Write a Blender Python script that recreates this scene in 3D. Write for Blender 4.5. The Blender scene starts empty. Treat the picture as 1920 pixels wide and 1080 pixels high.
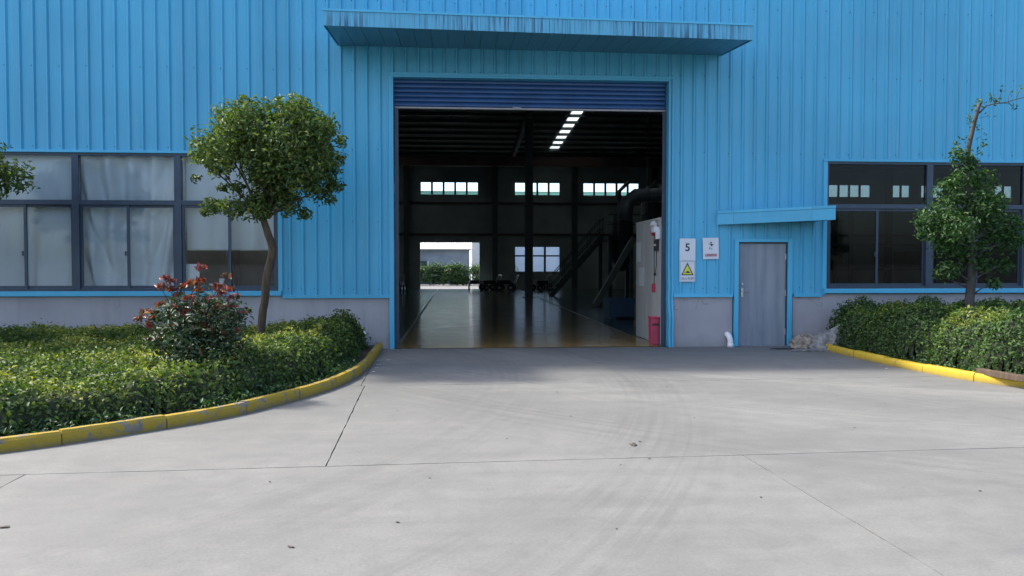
import bpy, math, random
import numpy as np
from mathutils import Vector, Matrix, noise as mnoise
R = math.radians
random.seed(7); RNG = np.random.default_rng(11)
scn = bpy.context.scene
COL = scn.collection

# ------------------------------------------------------------------ camera, sky, sun, exposure
cam_d = bpy.data.cameras.new('camera'); cam = bpy.data.objects.new('camera', cam_d); COL.objects.link(cam)
CAM = Vector((0, -16.1, 1.7)); F = 1500.0; YAW = R(4.0); PIT = R(1.72)
cam.location = CAM; cam.rotation_euler = (R(90) - PIT, 0, -YAW)
cam_d.sensor_width = 36; cam_d.lens = F / 1920 * 36; cam_d.clip_end = 3000; cam_d.clip_start = 0.05
scn.camera = cam
SUN = Vector((-0.85, 0.33, 1.0)).normalized()          # towards the sun: high, behind the building, from the left
w = bpy.data.worlds.new('World'); scn.world = w; w.use_nodes = True
wn = w.node_tree; wn.nodes.clear()
sky = wn.nodes.new('ShaderNodeTexSky'); sky.sky_type = 'NISHITA'; sky.sun_disc = False
sky.sun_elevation = math.asin(SUN.z); sky.sun_rotation = math.atan2(SUN.x, SUN.y) % (2 * math.pi)
sky.altitude = 20; sky.air_density = 0.75; sky.dust_density = 3.0; sky.ozone_density = 0.5
bg = wn.nodes.new('ShaderNodeBackground'); bg.inputs[1].default_value = 0.15
wo = wn.nodes.new('ShaderNodeOutputWorld')
wn.links.new(sky.outputs[0], bg.inputs[0]); wn.links.new(bg.outputs[0], wo.inputs[0])
sd = bpy.data.lights.new('sun', 'SUN'); sun = bpy.data.objects.new('sun', sd); COL.objects.link(sun)
sd.energy = 2.0; sd.angle = R(5.5); sd.color = (1.0, 0.95, 0.87)
sun.rotation_euler = (-SUN).to_track_quat('-Z', 'Y').to_euler(); sun.location = (0, 0, 40)
scn.view_settings.view_transform = 'Standard'; scn.view_settings.look = 'None'
scn.view_settings.exposure = 1.75; scn.view_settings.gamma = 1.0
scn.view_settings.use_curve_mapping = False

# ------------------------------------------------------------------ helpers
_fw = Vector((math.sin(YAW) * math.cos(PIT), math.cos(YAW) * math.cos(PIT), -math.sin(PIT)))
_rt = Vector((math.cos(YAW), -math.sin(YAW), 0)); _up = _rt.cross(_fw)
def at(px, py, y):                       # where the line of sight to a photo point meets the plane Y = y
    r = _fw * F + _rt * (px - 960) + _up * (540 - py)
    return CAM + r * ((y - CAM.y) / r.y)
def gr(px, py, z=0.0):
    r = _fw * F + _rt * (px - 960) + _up * (540 - py)
    return CAM + r * ((z - CAM.z) / r.z)

def tag(o, label=None, cat=None, group=None, kind=None):
    if label: o['label'] = label
    if cat: o['category'] = cat
    if group: o['group'] = group
    if kind: o['kind'] = kind
    return o
def empty(name, loc=(0, 0, 0), parent=None):
    o = bpy.data.objects.new(name, None); COL.objects.link(o); o.location = loc; o.parent = parent
    o.empty_display_size = 0.1
    return o
class MB:
    def __init__(s): s.v = []; s.f = []
    def add(s, vs, fs):
        n = len(s.v); s.v += [tuple(v) for v in vs]; s.f += [tuple(i + n for i in f) for f in fs]; return s
    def box(s, x0, x1, y0, y1, z0, z1):
        return s.add([(x0,y0,z0),(x1,y0,z0),(x1,y1,z0),(x0,y1,z0),(x0,y0,z1),(x1,y0,z1),(x1,y1,z1),(x0,y1,z1)],
                     [(0,3,2,1),(4,5,6,7),(0,1,5,4),(1,2,6,5),(2,3,7,6),(3,0,4,7)])
    def bar(s, a, b, w, h):
        a = Vector(a); b = Vector(b); d = (b - a).normalized()
        up = Vector((0,0,1)) if abs(d.z) < .95 else Vector((0,1,0))
        r = d.cross(up).normalized() * w / 2; u = r.cross(d).normalized() * h / 2
        vs = [p + q for p in (a, b) for q in (-r-u, r-u, r+u, -r+u)]
        return s.add(vs, [(0,3,2,1),(4,5,6,7),(0,1,5,4),(1,2,6,5),(2,3,7,6),(3,0,4,7)])
    def tube(s, pts, rad, n=8, caps=True, jit=0.0):
        pts = [Vector(p) for p in pts]; k = len(pts)
        if not hasattr(rad, '__len__'): rad = [rad] * k
        vs = []; fs = []; pr = None
        for i, p in enumerate(pts):
            d = (pts[min(i+1,k-1)] - pts[max(i-1,0)]).normalized()
            if pr is None: pr = d.orthogonal().normalized()
            pr = (pr - d * pr.dot(d)).normalized(); q = d.cross(pr)
            for j in range(n):
                a = 2*math.pi*j/n; rr = rad[i] * (1 + random.uniform(-jit, jit))
                vs.append(p + (pr*math.cos(a) + q*math.sin(a)) * rr)
        for i in range(k-1):
            for j in range(n): fs.append((i*n+j, i*n+(j+1)%n, (i+1)*n+(j+1)%n, (i+1)*n+j))
        if caps: fs.append(tuple(range(n-1,-1,-1))); fs.append(tuple(range((k-1)*n, k*n)))
        return s.add(vs, fs)
    def prism(s, poly, y0, y1):          # polygon in XZ, extruded along Y
        n = len(poly); vs = [(x, y0, z) for x, z in poly] + [(x, y1, z) for x, z in poly]
        return s.add(vs, [tuple(range(n)), tuple(range(2*n-1, n-1, -1))] + [(i, i+n, (i+1)%n+n, (i+1)%n) for i in range(n)])
    def disc(s, c, r, axis='Y', n=16, t=0.02):
        c = Vector(c); e = {'X': Vector((1,0,0)), 'Y': Vector((0,1,0)), 'Z': Vector((0,0,1))}[axis]
        return s.tube([c - e*t/2, c + e*t/2], r, n)
    def mesh(s, name, mat=None, smooth=False):
        m = bpy.data.meshes.new(name); m.from_pydata(s.v, [], s.f)
        if mat: m.materials.append(mat)
        if smooth: m.polygons.foreach_set('use_smooth', [True]*len(m.polygons))
        m.update(); return m
    def build(s, name, mat, parent=None, smooth=False, loc=(0,0,0), bevel=0, kind=None):
        o = bpy.data.objects.new(name, s.mesh(name, mat, smooth)); COL.objects.link(o); o.parent = parent; o.location = loc
        if bevel:
            b = o.modifiers.new('bevel', 'BEVEL'); b.width = bevel; b.segments = 2; b.limit_method = 'ANGLE'
        if kind: o['kind'] = kind
        return o
def box_obj(name, mat, parent, x0, x1, y0, y1, z0, z1, bevel=0): return MB().box(x0,x1,y0,y1,z0,z1).build(name, mat, parent, bevel=bevel)
def copy_tree(o, parent=None):
    c = o.copy(); COL.objects.link(c); c.parent = parent
    for ch in o.children: copy_tree(ch, c)
    return c

# ------------------------------------------------------------------ materials
class NT:
    def __init__(s, name):
        s.m = bpy.data.materials.new(name); s.m.use_nodes = True; s.t = s.m.node_tree; s.t.nodes.clear()
        s.out = s.t.nodes.new('ShaderNodeOutputMaterial')
    def n(s, ty, **kw):
        nd = s.t.nodes.new('ShaderNode' + ty)
        for k, v in kw.items():
            if k == 'inp':
                for a, b in v.items():
                    if hasattr(b, 'is_linked') or isinstance(b, bpy.types.NodeSocket): s.t.links.new(b, nd.inputs[a])
                    else: nd.inputs[a].default_value = b
            else: setattr(nd, k, v)
        return nd
    def pos(s): return s.n('NewGeometry').outputs['Position']
    def obj(s): return s.n('TexCoord').outputs['Object']
    def mapping(s, v, scale=(1,1,1), loc=(0,0,0), rot=(0,0,0)):
        return s.n('Mapping', inp={'Vector': v, 'Scale': scale, 'Location': loc, 'Rotation': rot}).outputs[0]
    def noise(s, v, scale, detail=4, rough=.55, dist=0):
        return s.n('TexNoise', inp={'Vector': v, 'Scale': scale, 'Detail': detail, 'Roughness': rough, 'Distortion': dist}).outputs['Fac']
    def ramp(s, fac, stops):
        nd = s.n('ValToRGB', inp={'Fac': fac}); e = nd.color_ramp.elements
        while len(e) < len(stops): e.new(.5)
        for i, (p, c) in enumerate(stops):
            e[i].position = p; e[i].color = (c, c, c, 1) if not hasattr(c, '__len__') else (*c[:3], 1)
        return nd.outputs[0]
    def mix(s, fac, a, b, blend='MIX'):
        nd = s.n('Mix', data_type='RGBA', blend_type=blend)
        for i, v in ((0, fac), (6, a), (7, b)):
            if isinstance(v, bpy.types.NodeSocket): s.t.links.new(v, nd.inputs[i])
            else: nd.inputs[i].default_value = (*v[:3], 1) if hasattr(v, '__len__') else v
        return nd.outputs[2]
    def math(s, op, a, b=0.0, c=None):
        nd = s.n('Math', operation=op)
        for i, v in enumerate((a, b) if c is None else (a, b, c)):
            if isinstance(v, bpy.types.NodeSocket): s.t.links.new(v, nd.inputs[i])
            else: nd.inputs[i].default_value = v
        return nd.outputs[0]
    def bump(s, h, strength=.2, dist=.01):
        return s.n('Bump', inp={'Height': h, 'Strength': strength, 'Distance': dist}).outputs[0]
    def principled(s, base, rough=.5, metal=0, normal=None, spec=.5, **kw):
        p = s.n('BsdfPrincipled')
        for k, v in (('Base Color', base), ('Roughness', rough), ('Metallic', metal), ('Specular IOR Level', spec), *kw.items()):
            if isinstance(v, bpy.types.NodeSocket): s.t.links.new(v, p.inputs[k])
            else: p.inputs[k].default_value = (*v[:3], 1) if hasattr(v, '__len__') and k == 'Base Color' else v
        if normal: s.t.links.new(normal, p.inputs['Normal'])
        return p.outputs[0]
    def done(s, sh): s.t.links.new(sh, s.out.inputs[0]); return s.m

def simple(name, col, rough=.5, metal=0, var=.12, scale=6, spec=.5, bump=0):
    t = NT(name); p = t.obj(); f = t.noise(p, scale, 5)
    dark = tuple(c * (1 - var) for c in col); lite = tuple(min(1, c * (1 + var)) for c in col)
    c = t.ramp(f, [(.3, dark), (.7, lite)])
    r = t.math('MULTIPLY_ADD', t.noise(p, scale * 2.3, 3), .25, rough - .12)
    nm = t.bump(t.noise(p, scale * 9, 4), bump, .01) if bump else None
    return t.done(t.principled(c, r, metal, nm, spec))

BLUE = (0.066, 0.38, 0.575)
def blue_metal(name, base, streaks=0.0, rough=.36, striate=True, grime=.5):
    t = NT(name); P = t.pos()
    big = t.noise(P, .35, 3); fine = t.noise(t.mapping(P, (9, 9, .6)), 1.0, 5, .6)
    c = t.mix(t.ramp(big, [(.35, 0.0), (.7, 1.0)]), tuple(b * .90 for b in base), tuple(min(1, b * 1.07) for b in base))
    ob = t.n('ObjectInfo').outputs['Random']; c = t.mix(1.0, c, t.ramp(ob, [(0, .93), (1, 1.06)]), 'MULTIPLY')
    run = t.noise(t.mapping(P, (5, 5, .22)), 1.0, 5, .65); c = t.mix(t.ramp(run, [(.55, 0.0), (.8, .4 * grime)]), c, tuple(b * .55 for b in base))
    # chalky weathering and rain-washed dust in fine vertical runs
    dust = t.ramp(fine, [(.45, 0.0), (.8, .22 * grime * 2)])
    c = t.mix(dust, c, (0.26, 0.45, 0.56))
    if streaks:
        s1 = t.noise(t.mapping(P, (26, 26, .8)), 1.0, 4, .65); s2 = t.noise(t.mapping(P, (.7, .7, .7)), 1.0, 2)
        k = t.math('MULTIPLY', t.ramp(s1, [(.46, 0.0), (.60, 1.0)]), t.ramp(s2, [(.36, 0.15), (.56, 1.0)]))
        c = t.mix(t.math('MULTIPLY', k, streaks), c, (0.012, 0.04, 0.09))
    nm = None
    if striate:
        x = t.n('SeparateXYZ', inp={0: P}).outputs[0]
        wv = t.math('SINE', t.math('MULTIPLY', x, 2 * math.pi / 0.0316))
        h = t.math('ADD', t.math('MULTIPLY', wv, .35), t.math('MULTIPLY', t.noise(P, 2.2, 3), 2.2))
        nm = t.bump(h, .35, .004)
    r = t.math('MULTIPLY_ADD', fine, .2, rough - .1)
    return t.done(t.principled(c, r, 0, nm, .4))
M = {}
M['wall'] = blue_metal('blue_wall_sheet_paint', BLUE)
M['trim'] = blue_metal('blue_flashing_paint', tuple(c * 1.02 for c in BLUE), striate=False, grime=.3)
M['fascia'] = blue_metal('weathered_fascia_paint', (0.085, 0.36, 0.53), streaks=.85, striate=False)
M['soffit'] = blue_metal('shaded_soffit_paint', (0.045, 0.20, 0.31), striate=False)  # blue darkened so the colour carries the shade under the canopies
M['roller'] = simple('deep_blue_shutter_paint', (0.02, 0.08, 0.22), .4, 0, .15, 3)
M['rollbar'] = simple('worn_grey_bar', (0.30, 0.29, 0.30), .5, .3)
M['screw'] = simple('dark_screw_head', (0.03, 0.06, 0.10), .5, .5)
M['frame'] = simple('slate_aluminium', (0.032, 0.052, 0.08), .4, .2, .15, 4)
M['door'] = None
def plinth_mat():
    t = NT('painted_render'); P = t.pos()
    a = t.noise(P, .8, 5); b = t.noise(P, 14, 5)
    c = t.ramp(a, [(.3, (.30, .29, .305)), (.7, (.38, .365, .375))])
    z = t.n('SeparateXYZ', inp={0: P}).outputs[2]
    spl = t.ramp(t.math('ADD', z, t.math('MULTIPLY', t.noise(P, 3.5, 4), .5)), [(.25, 1.0), (.52, 0.0)])
    c = t.mix(t.math('MULTIPLY', spl, .45), c, (.20, .19, .18))
    c = t.mix(t.ramp(t.noise(t.mapping(P, (4, 4, .5)), 1, 5, .65), [(.5, 0.0), (.75, .3)]), c, (.17, .165, .165))
    cr = t.n('TexVoronoi', feature='DISTANCE_TO_EDGE', inp={'Vector': t.n('VectorMath', operation='ADD', inp={0: t.mapping(P, (.5,.5,.35)), 1: t.n('TexNoise', inp={'Vector': P, 'Scale': 2.5}).outputs['Color']}).outputs[0], 'Scale': 1.0}).outputs['Distance']
    c = t.mix(t.math('MULTIPLY', t.ramp(cr, [(.003, .5), (.006, 0.0)]), t.ramp(t.noise(P, .45, 2), [(.56, 0.0), (.6, 1.0)])), c, (.10, .10, .10))
    return t.done(t.principled(c, .85, 0, t.bump(b, .25, .004), .3))
M['plinth'] = plinth_mat()
def door_mat():
    t = NT('grey_door_paint'); P = t.pos()
    runs = t.noise(t.mapping(P, (7, 7, .5)), 1, 4, .6); big = t.noise(P, 1.6, 4)
    c = t.ramp(runs, [(.3, (.16, .195, .235)), (.7, (.27, .295, .32))])
    c = t.mix(t.ramp(big, [(.5, 0.0), (.8, .35)]), c, (.30, .33, .38))
    return t.done(t.principled(c, .5, .1, t.bump(big, .1, .01), .4))
M['door'] = door_mat()
def glass_mat(name, tint=(.86, .92, .92), ior=1.5):
    t = NT(name); tr = t.n('BsdfTransparent', inp={0: (*tint, 1)}); gl = t.n('BsdfGlossy', inp={0: (1, 1, 1, 1), 'Roughness': .02})
    fr = t.n('Fresnel', inp={'IOR': ior}).outputs[0]
    return t.done(t.n('MixShader', inp={0: fr, 1: tr.outputs[0], 2: gl.outputs[0]}).outputs[0])
M['glass'] = glass_mat('window_glass', (.94, .97, .97), 1.34); M['glassdark'] = glass_mat('dusty_tinted_glass', (.42, .48, .49), 1.22)
def curtain_mat():
    t = NT('curtain_cloth'); P = t.pos()
    a = t.noise(t.mapping(P, (1.5, 1.5, .7)), 1, 4); b = t.noise(P, 60, 2)
    c = t.ramp(a, [(.3, (.66, .70, .77)), (.7, (.84, .86, .88))])
    d = t.principled(c, .9, 0, t.bump(b, .1, .002), .1); tl = t.n('BsdfTranslucent', inp={0: (.6, .6, .62, 1)}).outputs[0]
    return t.done(t.n('MixShader', inp={0: .2, 1: d, 2: tl}).outputs[0])
M['curtain'] = curtain_mat()
def concrete():
    t = NT('yard_concrete'); P = t.pos()
    big = t.noise(P, .22, 4, .6); mid = t.noise(P, 1.1, 6, .62, .3); fine = t.noise(P, 45, 4, .7)
    c = t.ramp(big, [(.3, (0.137, 0.139, 0.131)), (.7, (0.175, 0.175, 0.164))])
    c = t.mix(t.ramp(mid, [(.38, 0.0), (.72, .5)]), c, (0.201, 0.200, 0.185))
    blot = t.noise(P, 3.4, 6, .7, .5); c = t.mix(t.ramp(blot, [(.36, .38), (.52, 0.0)]), c, (0.112, 0.115, 0.111)); c = t.mix(t.ramp(blot, [(.56, 0.0), (.74, .3)]), c, (0.228, 0.235, 0.227))
    scuff = t.noise(t.mapping(P, (1.2, 9, 1), rot=(0, 0, R(28))), 1, 5, .7, .4); c = t.mix(t.ramp(scuff, [(.55, 0.0), (.7, .28)]), c, (0.117, 0.120, 0.116))
    # tyre tracks: dust and rubber dragged along the turning circle into the doorway
    def track(cx, cy, r0, halfw, seed, strength, dark, soft=.7):
        q = t.n('VectorMath', operation='SUBTRACT', inp={0: P, 1: (cx, cy, 0)}).outputs[0]
        sx = t.n('SeparateXYZ', inp={0: q})
        r = t.math('SQRT', t.math('ADD', t.math('POWER', sx.outputs[0], 2.0), t.math('POWER', sx.outputs[1], 2.0)))
        th = t.math('ARCTAN2', sx.outputs[1], sx.outputs[0])
        v = t.n('CombineXYZ', inp={0: t.math('MULTIPLY', r, 13.0), 1: t.math('MULTIPLY', th, 2.5), 2: seed}).outputs[0]
        st = t.noise(v, 1.0, 5, .6)
        band = t.math('SUBTRACT', 1.0, t.math('MINIMUM', t.math('DIVIDE', t.math('ABSOLUTE', t.math('SUBTRACT', r, r0)), halfw), 1.0))
        patch = t.ramp(t.noise(P, .55, 3), [(.35, 0.25), (.65, 1.0)])
        k = t.math('MULTIPLY', t.math('MULTIPLY', t.ramp(st, [(.40, 0.0), (.62, 1.0)]), t.math('POWER', band, soft)), t.math('MULTIPLY', patch, strength))
        return k, dark
    dk, lt = (0.089, 0.089, 0.084), (0.240, 0.240, 0.220)
    for args in ((-11.0, -3.77, 13.5, .6, 1.3, .55, dk), (-12.85, -3.4, 15.95, .6, 5.1, .45, dk), (-11.5, -3.6, 12.3, .9, 8.2, .4, dk), (-1.62, -10.58, 8.3, .8, 6.6, .45, dk),
                 (12.5, 6.5, 13.7, .8, 2.2, .8, lt), (13.0, 5.5, 15.9, .9, 4.2, .75, lt), (12.8, 7.0, 12.2, .5, 9.4, .65, dk), (14.0, 6.0, 18.5, 1.2, 3.7, .5, dk)):
        k, col = track(*args); c = t.mix(k, c, col)
    # long faint brush marks
    br = t.noise(t.mapping(P, (.35, 2.6, 1), rot=(0, 0, R(-14))), 1, 5, .6)
    c = t.mix(t.ramp(br, [(.48, 0.0), (.72, .5)]), c, (0.115, 0.116, 0.110))
    sp = t.n('TexVoronoi', inp={'Vector': P, 'Scale': 3.3, 'Randomness': 1.0}).outputs['Distance']
    c = t.mix(t.ramp(sp, [(.02, .35), (.045, 0.0)]), c, (0.048, 0.047, 0.044))
    oil = t.ramp(t.noise(P, .8, 3, .5, .6), [(.66, 0.0), (.78, .35)]); c = t.mix(oil, c, (0.105, 0.104, 0.096))
    yy = t.n('SeparateXYZ', inp={0: P}).outputs[1]
    near = t.ramp(t.math('ADD', t.math('MULTIPLY', yy, .22), t.math('MULTIPLY', t.noise(P, .9, 5, .65), 1.3)), [(.3, 0.0), (.9, .24)])
    c = t.mix(near, c, (0.083, 0.083, 0.079))
    ob = t.n('ObjectInfo').outputs['Random']
    c = t.mix(1.0, c, t.ramp(ob, [(0, .95), (1, 1.04)]), 'MULTIPLY')
    c = t.mix(t.ramp(fine, [(.35, .3), (.62, 0.0)]), c, (0.079, 0.078, 0.073))
    h = t.math('ADD', t.math('MULTIPLY', fine, .5), mid)
    return t.done(t.principled(c, t.math('MULTIPLY_ADD', mid, .25, .68), 0, t.bump(h, .22, .006), .35))
M['concrete'] = concrete()
M['joint'] = simple('dark_joint_dirt', (.05, .05, .048), .95, 0, .3, 8)
M['ground'] = simple('far_ground', (.15, .15, .147), .9, 0, .2, .15)
M['soil'] = simple('bed_soil', (.055, .042, .03), .95, 0, .4, 9, bump=.6)
def kerb_mat(name, yellow, wear):
    t = NT(name); P = t.pos()
    a = t.noise(P, 5.5, 7, .7, .5); b = t.noise(P, 22, 5); d = t.noise(P, .9, 3)
    c = t.ramp(b, [(.3, tuple(x * .82 for x in yellow)), (.7, yellow)])
    c = t.mix(t.ramp(d, [(.35, .0), (.75, .4)]), c, tuple(x * .6 for x in yellow))
    c = t.mix(t.ramp(a, [(wear, 0.0), (wear + .04, 1.0)]), c, t.ramp(b, [(.3, (.12, .11, .095)), (.7, (.23, .21, .18))]))
    z = t.n('SeparateXYZ', inp={0: P}).outputs[2]; c = t.mix(t.ramp(t.math('ADD', z, t.math('MULTIPLY', d, .08)), [(.03, .75), (.10, 0.0)]), c, (.10, .09, .07)); c = t.mix(t.ramp(t.noise(P, 11, 5, .7), [(.5, 0.0), (.75, .5)]), c, (.14, .115, .06))
    return t.done(t.principled(c, .75, 0, t.bump(t.math('ADD', a, t.math('MULTIPLY', b, .3)), .4, .012), .35))
M['kerbL'] = kerb_mat('worn_shaded_yellow_kerb_paint', (.36, .25, .022), .56); M['kerbR'] = kerb_mat('sunlit_yellow_kerb_paint', (.52, .37, .028), .63)  # left yellow dulled for its shade, right brightened for sun; wear differs too
M['mortar'] = simple('kerb_mortar', (.14, .135, .135), .9)
def leaf_mat(name, stops, rough=.38, trans=.28, spec=.5):
    t = NT(name); a = t.n('Attribute', attribute_name='rnd').outputs['Fac']
    c = t.ramp(a, stops)
    big = t.ramp(t.noise(t.pos(), 1.7, 2), [(.3, .72), (.7, 1.12)]); c = t.mix(1.0, c, big, 'MULTIPLY')
    p = t.principled(c, rough, 0, None, spec)
    tl = t.n('BsdfTranslucent', inp={0: t.mix(1.0, c, (1.25, 1.35, .6), 'MULTIPLY')}).outputs[0]
    return t.done(t.n('MixShader', inp={0: trans, 1: p, 2: tl}).outputs[0])
M['leaf_tree'] = leaf_mat('camphor_leaf', [(0, (.034, .074, .022)), (.5, (.09, .145, .036)), (.85, (.165, .20, .048)), (1, (.27, .26, .065))], .55, .35, .3)
M['leaf_rtree'] = leaf_mat('dark_camphor_leaf', [(0, (.02, .055, .02)), (.5, (.045, .11, .03)), (.9, (.09, .17, .042)), (1, (.15, .22, .06))], .55, .35, .3)
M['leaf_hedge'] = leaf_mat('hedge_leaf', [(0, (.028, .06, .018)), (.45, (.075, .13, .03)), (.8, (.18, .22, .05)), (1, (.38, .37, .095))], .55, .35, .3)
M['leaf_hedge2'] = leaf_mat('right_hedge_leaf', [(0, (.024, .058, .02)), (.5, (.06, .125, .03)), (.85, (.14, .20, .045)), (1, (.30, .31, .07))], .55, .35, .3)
M['leaf_weed'] = leaf_mat('weed_leaf', [(0, (.02, .055, .02)), (.6, (.05, .12, .035)), (1, (.11, .19, .06))], .45)
M['leaf_photinia'] = leaf_mat('photinia_leaf', [(0, (.02, .048, .024)), (.6, (.046, .095, .04)), (.9, (.075, .10, .04)), (1, (.13, .08, .035))], .42, .2, .4)
M['leaf_red'] = leaf_mat('photinia_red_leaf', [(0, (.11, .028, .03)), (.5, (.20, .038, .045)), (.85, (.30, .065, .05)), (1, (.26, .13, .04))], .4, .3, .4)
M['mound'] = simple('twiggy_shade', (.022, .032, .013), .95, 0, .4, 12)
def bark_mat(name, a, b):
    t = NT(name); P = t.obj(); n1 = t.noise(t.mapping(P, (14, 14, 3)), 1, 6, .65); n2 = t.noise(P, 3, 3)
    c = t.mix(t.ramp(n2, [(.4, 0.0), (.7, .5)]), t.ramp(n1, [(.3, a), (.7, b)]), tuple(x * .6 for x in a))
    return t.done(t.principled(c, .9, 0, t.bump(n1, .7, .02), .2))
M['bark'] = bark_mat('tree_bark', (.045, .034, .024), (.12, .09, .062)); M['barkr'] = bark_mat('pale_bark', (.042, .041, .038), (.098, .095, .088))

# ------------------------------------------------------------------ ground and yard
def sheet(name, mat, x0, x1, y0, y1, z, kind=None, parent=None):
    o = MB().add([(x0,y0,z),(x1,y0,z),(x1,y1,z),(x0,y1,z)], [(0,1,2,3)]).build(name, mat, parent)
    if kind: o['kind'] = kind
    return o
sheet('ground', M['ground'], -1500, 1500, -1500, 1500, -0.06, 'structure')
pave = sheet('pavement', M['joint'], -40, 50, -40, 0.5, -0.022, 'structure')
ROT = R(2.3); cr, sr = math.cos(ROT), math.sin(ROT)
def slab(u0, u1, v0, v1):
    g = .0055; pts = []
    def edge(a, b):
        L = math.dist(a, b); n = max(2, int(L / .16))
        for i in range(n):
            f = i / n; j = random.gauss(0, .0022) if i else 0
            dx, dy = (b[0]-a[0]) / L, (b[1]-a[1]) / L
            pts.append((a[0] + (b[0]-a[0])*f - dy*j, a[1] + (b[1]-a[1])*f + dx*j))
    c = [(u0+g, v0+g), (u1-g, v0+g), (u1-g, v1-g), (u0+g, v1-g)]
    for i in range(4): edge(c[i], c[(i+1) % 4])
    cx, cy = (u0+u1)/2, (v0+v1)/2; n = len(pts)
    P = [(cr*(x-cx) - sr*(y-cy), sr*(x-cx) + cr*(y-cy)) for x, y in pts]
    vs = [(x, y, 0) for x, y in P] + [(x, y, -.02) for x, y in P]
    fs = [tuple(range(n))] + [(i, i+n, (i+1) % n + n, (i+1) % n) for i in range(n)]
    MB().add(vs, fs).build('slab', M['concrete'], pave, loc=(cr*cx - sr*cy, sr*cx + cr*cy, 0))
rows = [(-4.82, 0.35, (-13, -7, -1.52, 10.6, 17)), (-9.28, -4.82, (-13, -7.6, -1.47, 8.2, 14.5, 20)), (-13.8, -9.28, (-16, -9.9, -3.85, 2.17, 8.3, 14.5)),
        (-18.4, -13.8, (-16, -9.9, -3.85, 2.17, 8.3, 14.5)), (-23, -18.4, (-16, -9.9, -3.85, 2.17, 8.3, 14.5))]
for v0, v1, us in rows:
    for a, b in zip(us[:-1], us[1:]): slab(a, b, v0, v1)

# ------------------------------------------------------------------ the factory
B = empty('factory_building')
tag(B, 'long blue corrugated metal factory hall with open roller shutter entrance', 'building')
XL, XR, YB, ZE, ZR = -22.0, 44.0, 38.0, 9.0, 10.0
OP = {'lw': (-11.21, -3.50, 1.17, 3.85), 'rd': (-1.24, 4.32, 0, 5.42), 'dr': (5.76, 6.86, 0, 2.17), 'rw': (7.65, 11.95, 1.19, 3.81)}
PITCH = .2535; PH = -1.5
def profile(a, b):
    pts = []
    k0 = math.floor((a - PH) / PITCH) - 1; k1 = math.ceil((b - PH) / PITCH) + 1
    raw = []
    for k in range(k0, k1 + 1):
        c = PH + k * PITCH
        raw += [(c - .031, 0), (c - .013, -.034), (c + .013, -.034), (c + .029, 0), (c + .034, 0), (c + .036, .006), (c + .041, .006), (c + .043, 0)]  # groove right of each rib is added to draw a dark shade line
    def yat(x):
        for (xa, ya), (xb, yb) in zip(raw[:-1], raw[1:]):
            if xa <= x <= xb: return ya + (yb - ya) * (x - xa) / max(1e-9, xb - xa)
        return 0
    return [(a, yat(a))] + [p for p in raw if a + 1e-4 < p[0] < b - 1e-4] + [(b, yat(b))]
edges = set()
x = PH - .125 - 27 * PITCH * 3
while x < XR: 
    if x > XL: edges.add(round(x, 4))
    x += PITCH * 3
for o in OP.values(): edges.add(o[0]); edges.add(o[1])
edges = sorted(e for e in edges if -13 < e < 16.5); edges = [XL] + edges + [XR]
for a, b in zip(edges[:-1], edges[1:]):
    if b - a < .004: continue
    spans = [(1.06, ZE)]
    for (x0, x1, z0, z1) in OP.values():
        if x0 < (a + b) / 2 < x1:
            ns = []
            for s0, s1 in spans:
                if z0 - s0 > .02: ns.append((s0, z0))
                if s1 - z1 > .02: ns.append((z1, s1))
            spans = ns
    for s0, s1 in spans:
        if s1 - s0 < .15: continue
        pr = profile(a, b); n = len(pr); cx = (a + b) / 2
        jy = random.uniform(-.0015, .0015)
        vs = [(x - cx, y + jy, s0) for x, y in pr] + [(x - cx, y + jy, s1) for x, y in pr]
        MB().add(vs, [(i, i+1, n+i+1, n+i) for i in range(n-1)]).build('wall_sheet', M['wall'], B, loc=(cx, 0, 0))
mb = MB()
for zz, step in ((1.20, 1), (3.97, 2), (5.52, 2), (6.88, 2), (8.3, 2), (2.55, 2)):
    for k in range(-40, 60, step):
        c = PH + k * PITCH - .036
        if any(o[0] - .1 < c < o[1] + .1 and o[2] - .1 < zz < o[3] + .05 for o in OP.values()): continue
        if random.random() < .06: continue
        mb.disc((c, -.008, zz + random.uniform(-.012, .012)), .0095, 'Y', 6, .012)
mb.build('sheet_screws', M['screw'], B, kind='stuff')
# low rendered wall below the sheets
for a, b in ((XL, -1.30), (4.43, 5.68), (6.95, XR)): box_obj('plinth_wall', M['plinth'], B, a, b, .0 + .012, .22, -.02, 1.075, .006)
# base flashings
for a, b in ((-3.42, -1.31), (4.43, 5.675), (6.955, 7.555), (XL, -11.3), (12.05, XR)):
    MB().box(a, b, -.034, -.002, 1.062, 1.092).box(a, b, -.048, -.036, 1.02, 1.075).build('base_flashing', M['trim'], B)
# roller opening trims (bent sheet jambs and head)
MB().box(-1.325, -1.235, -.045, .24, 0.0, 5.50).box(-1.345, -1.327, -.03, .0, 1.09, 5.5).build('jamb_trim', M['trim'], B, bevel=.006)
j = MB(); zs = [0, .25, .6, .95, 1.2, 1.6, 2.4, 5.5]; bend = [.03, .015, .03, .0, .012, .0, 0, 0]
prof = [(4.31, .24), (4.31, -.05), (4.345, -.05), (4.35, -.02), (4.375, -.02), (4.38, -.052), (4.415, -.052), (4.42, .0)]
vs = []
for z, bd in zip(zs, bend):
    for i, (x, y) in enumerate(prof): vs.append((x + bd * (1 if i < 5 else .6) * (1 if z < 2 else 0), y - bd * .5, z))
n = len(prof); j.add(vs, [(k*n+i, k*n+i+1, (k+1)*n+i+1, (k+1)*n+i) for k in range(len(zs)-1) for i in range(n-1)])
j.build('jamb_trim', M['trim'], B)['label'] = 'dented right jamb flashing of the roller entrance'
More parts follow.
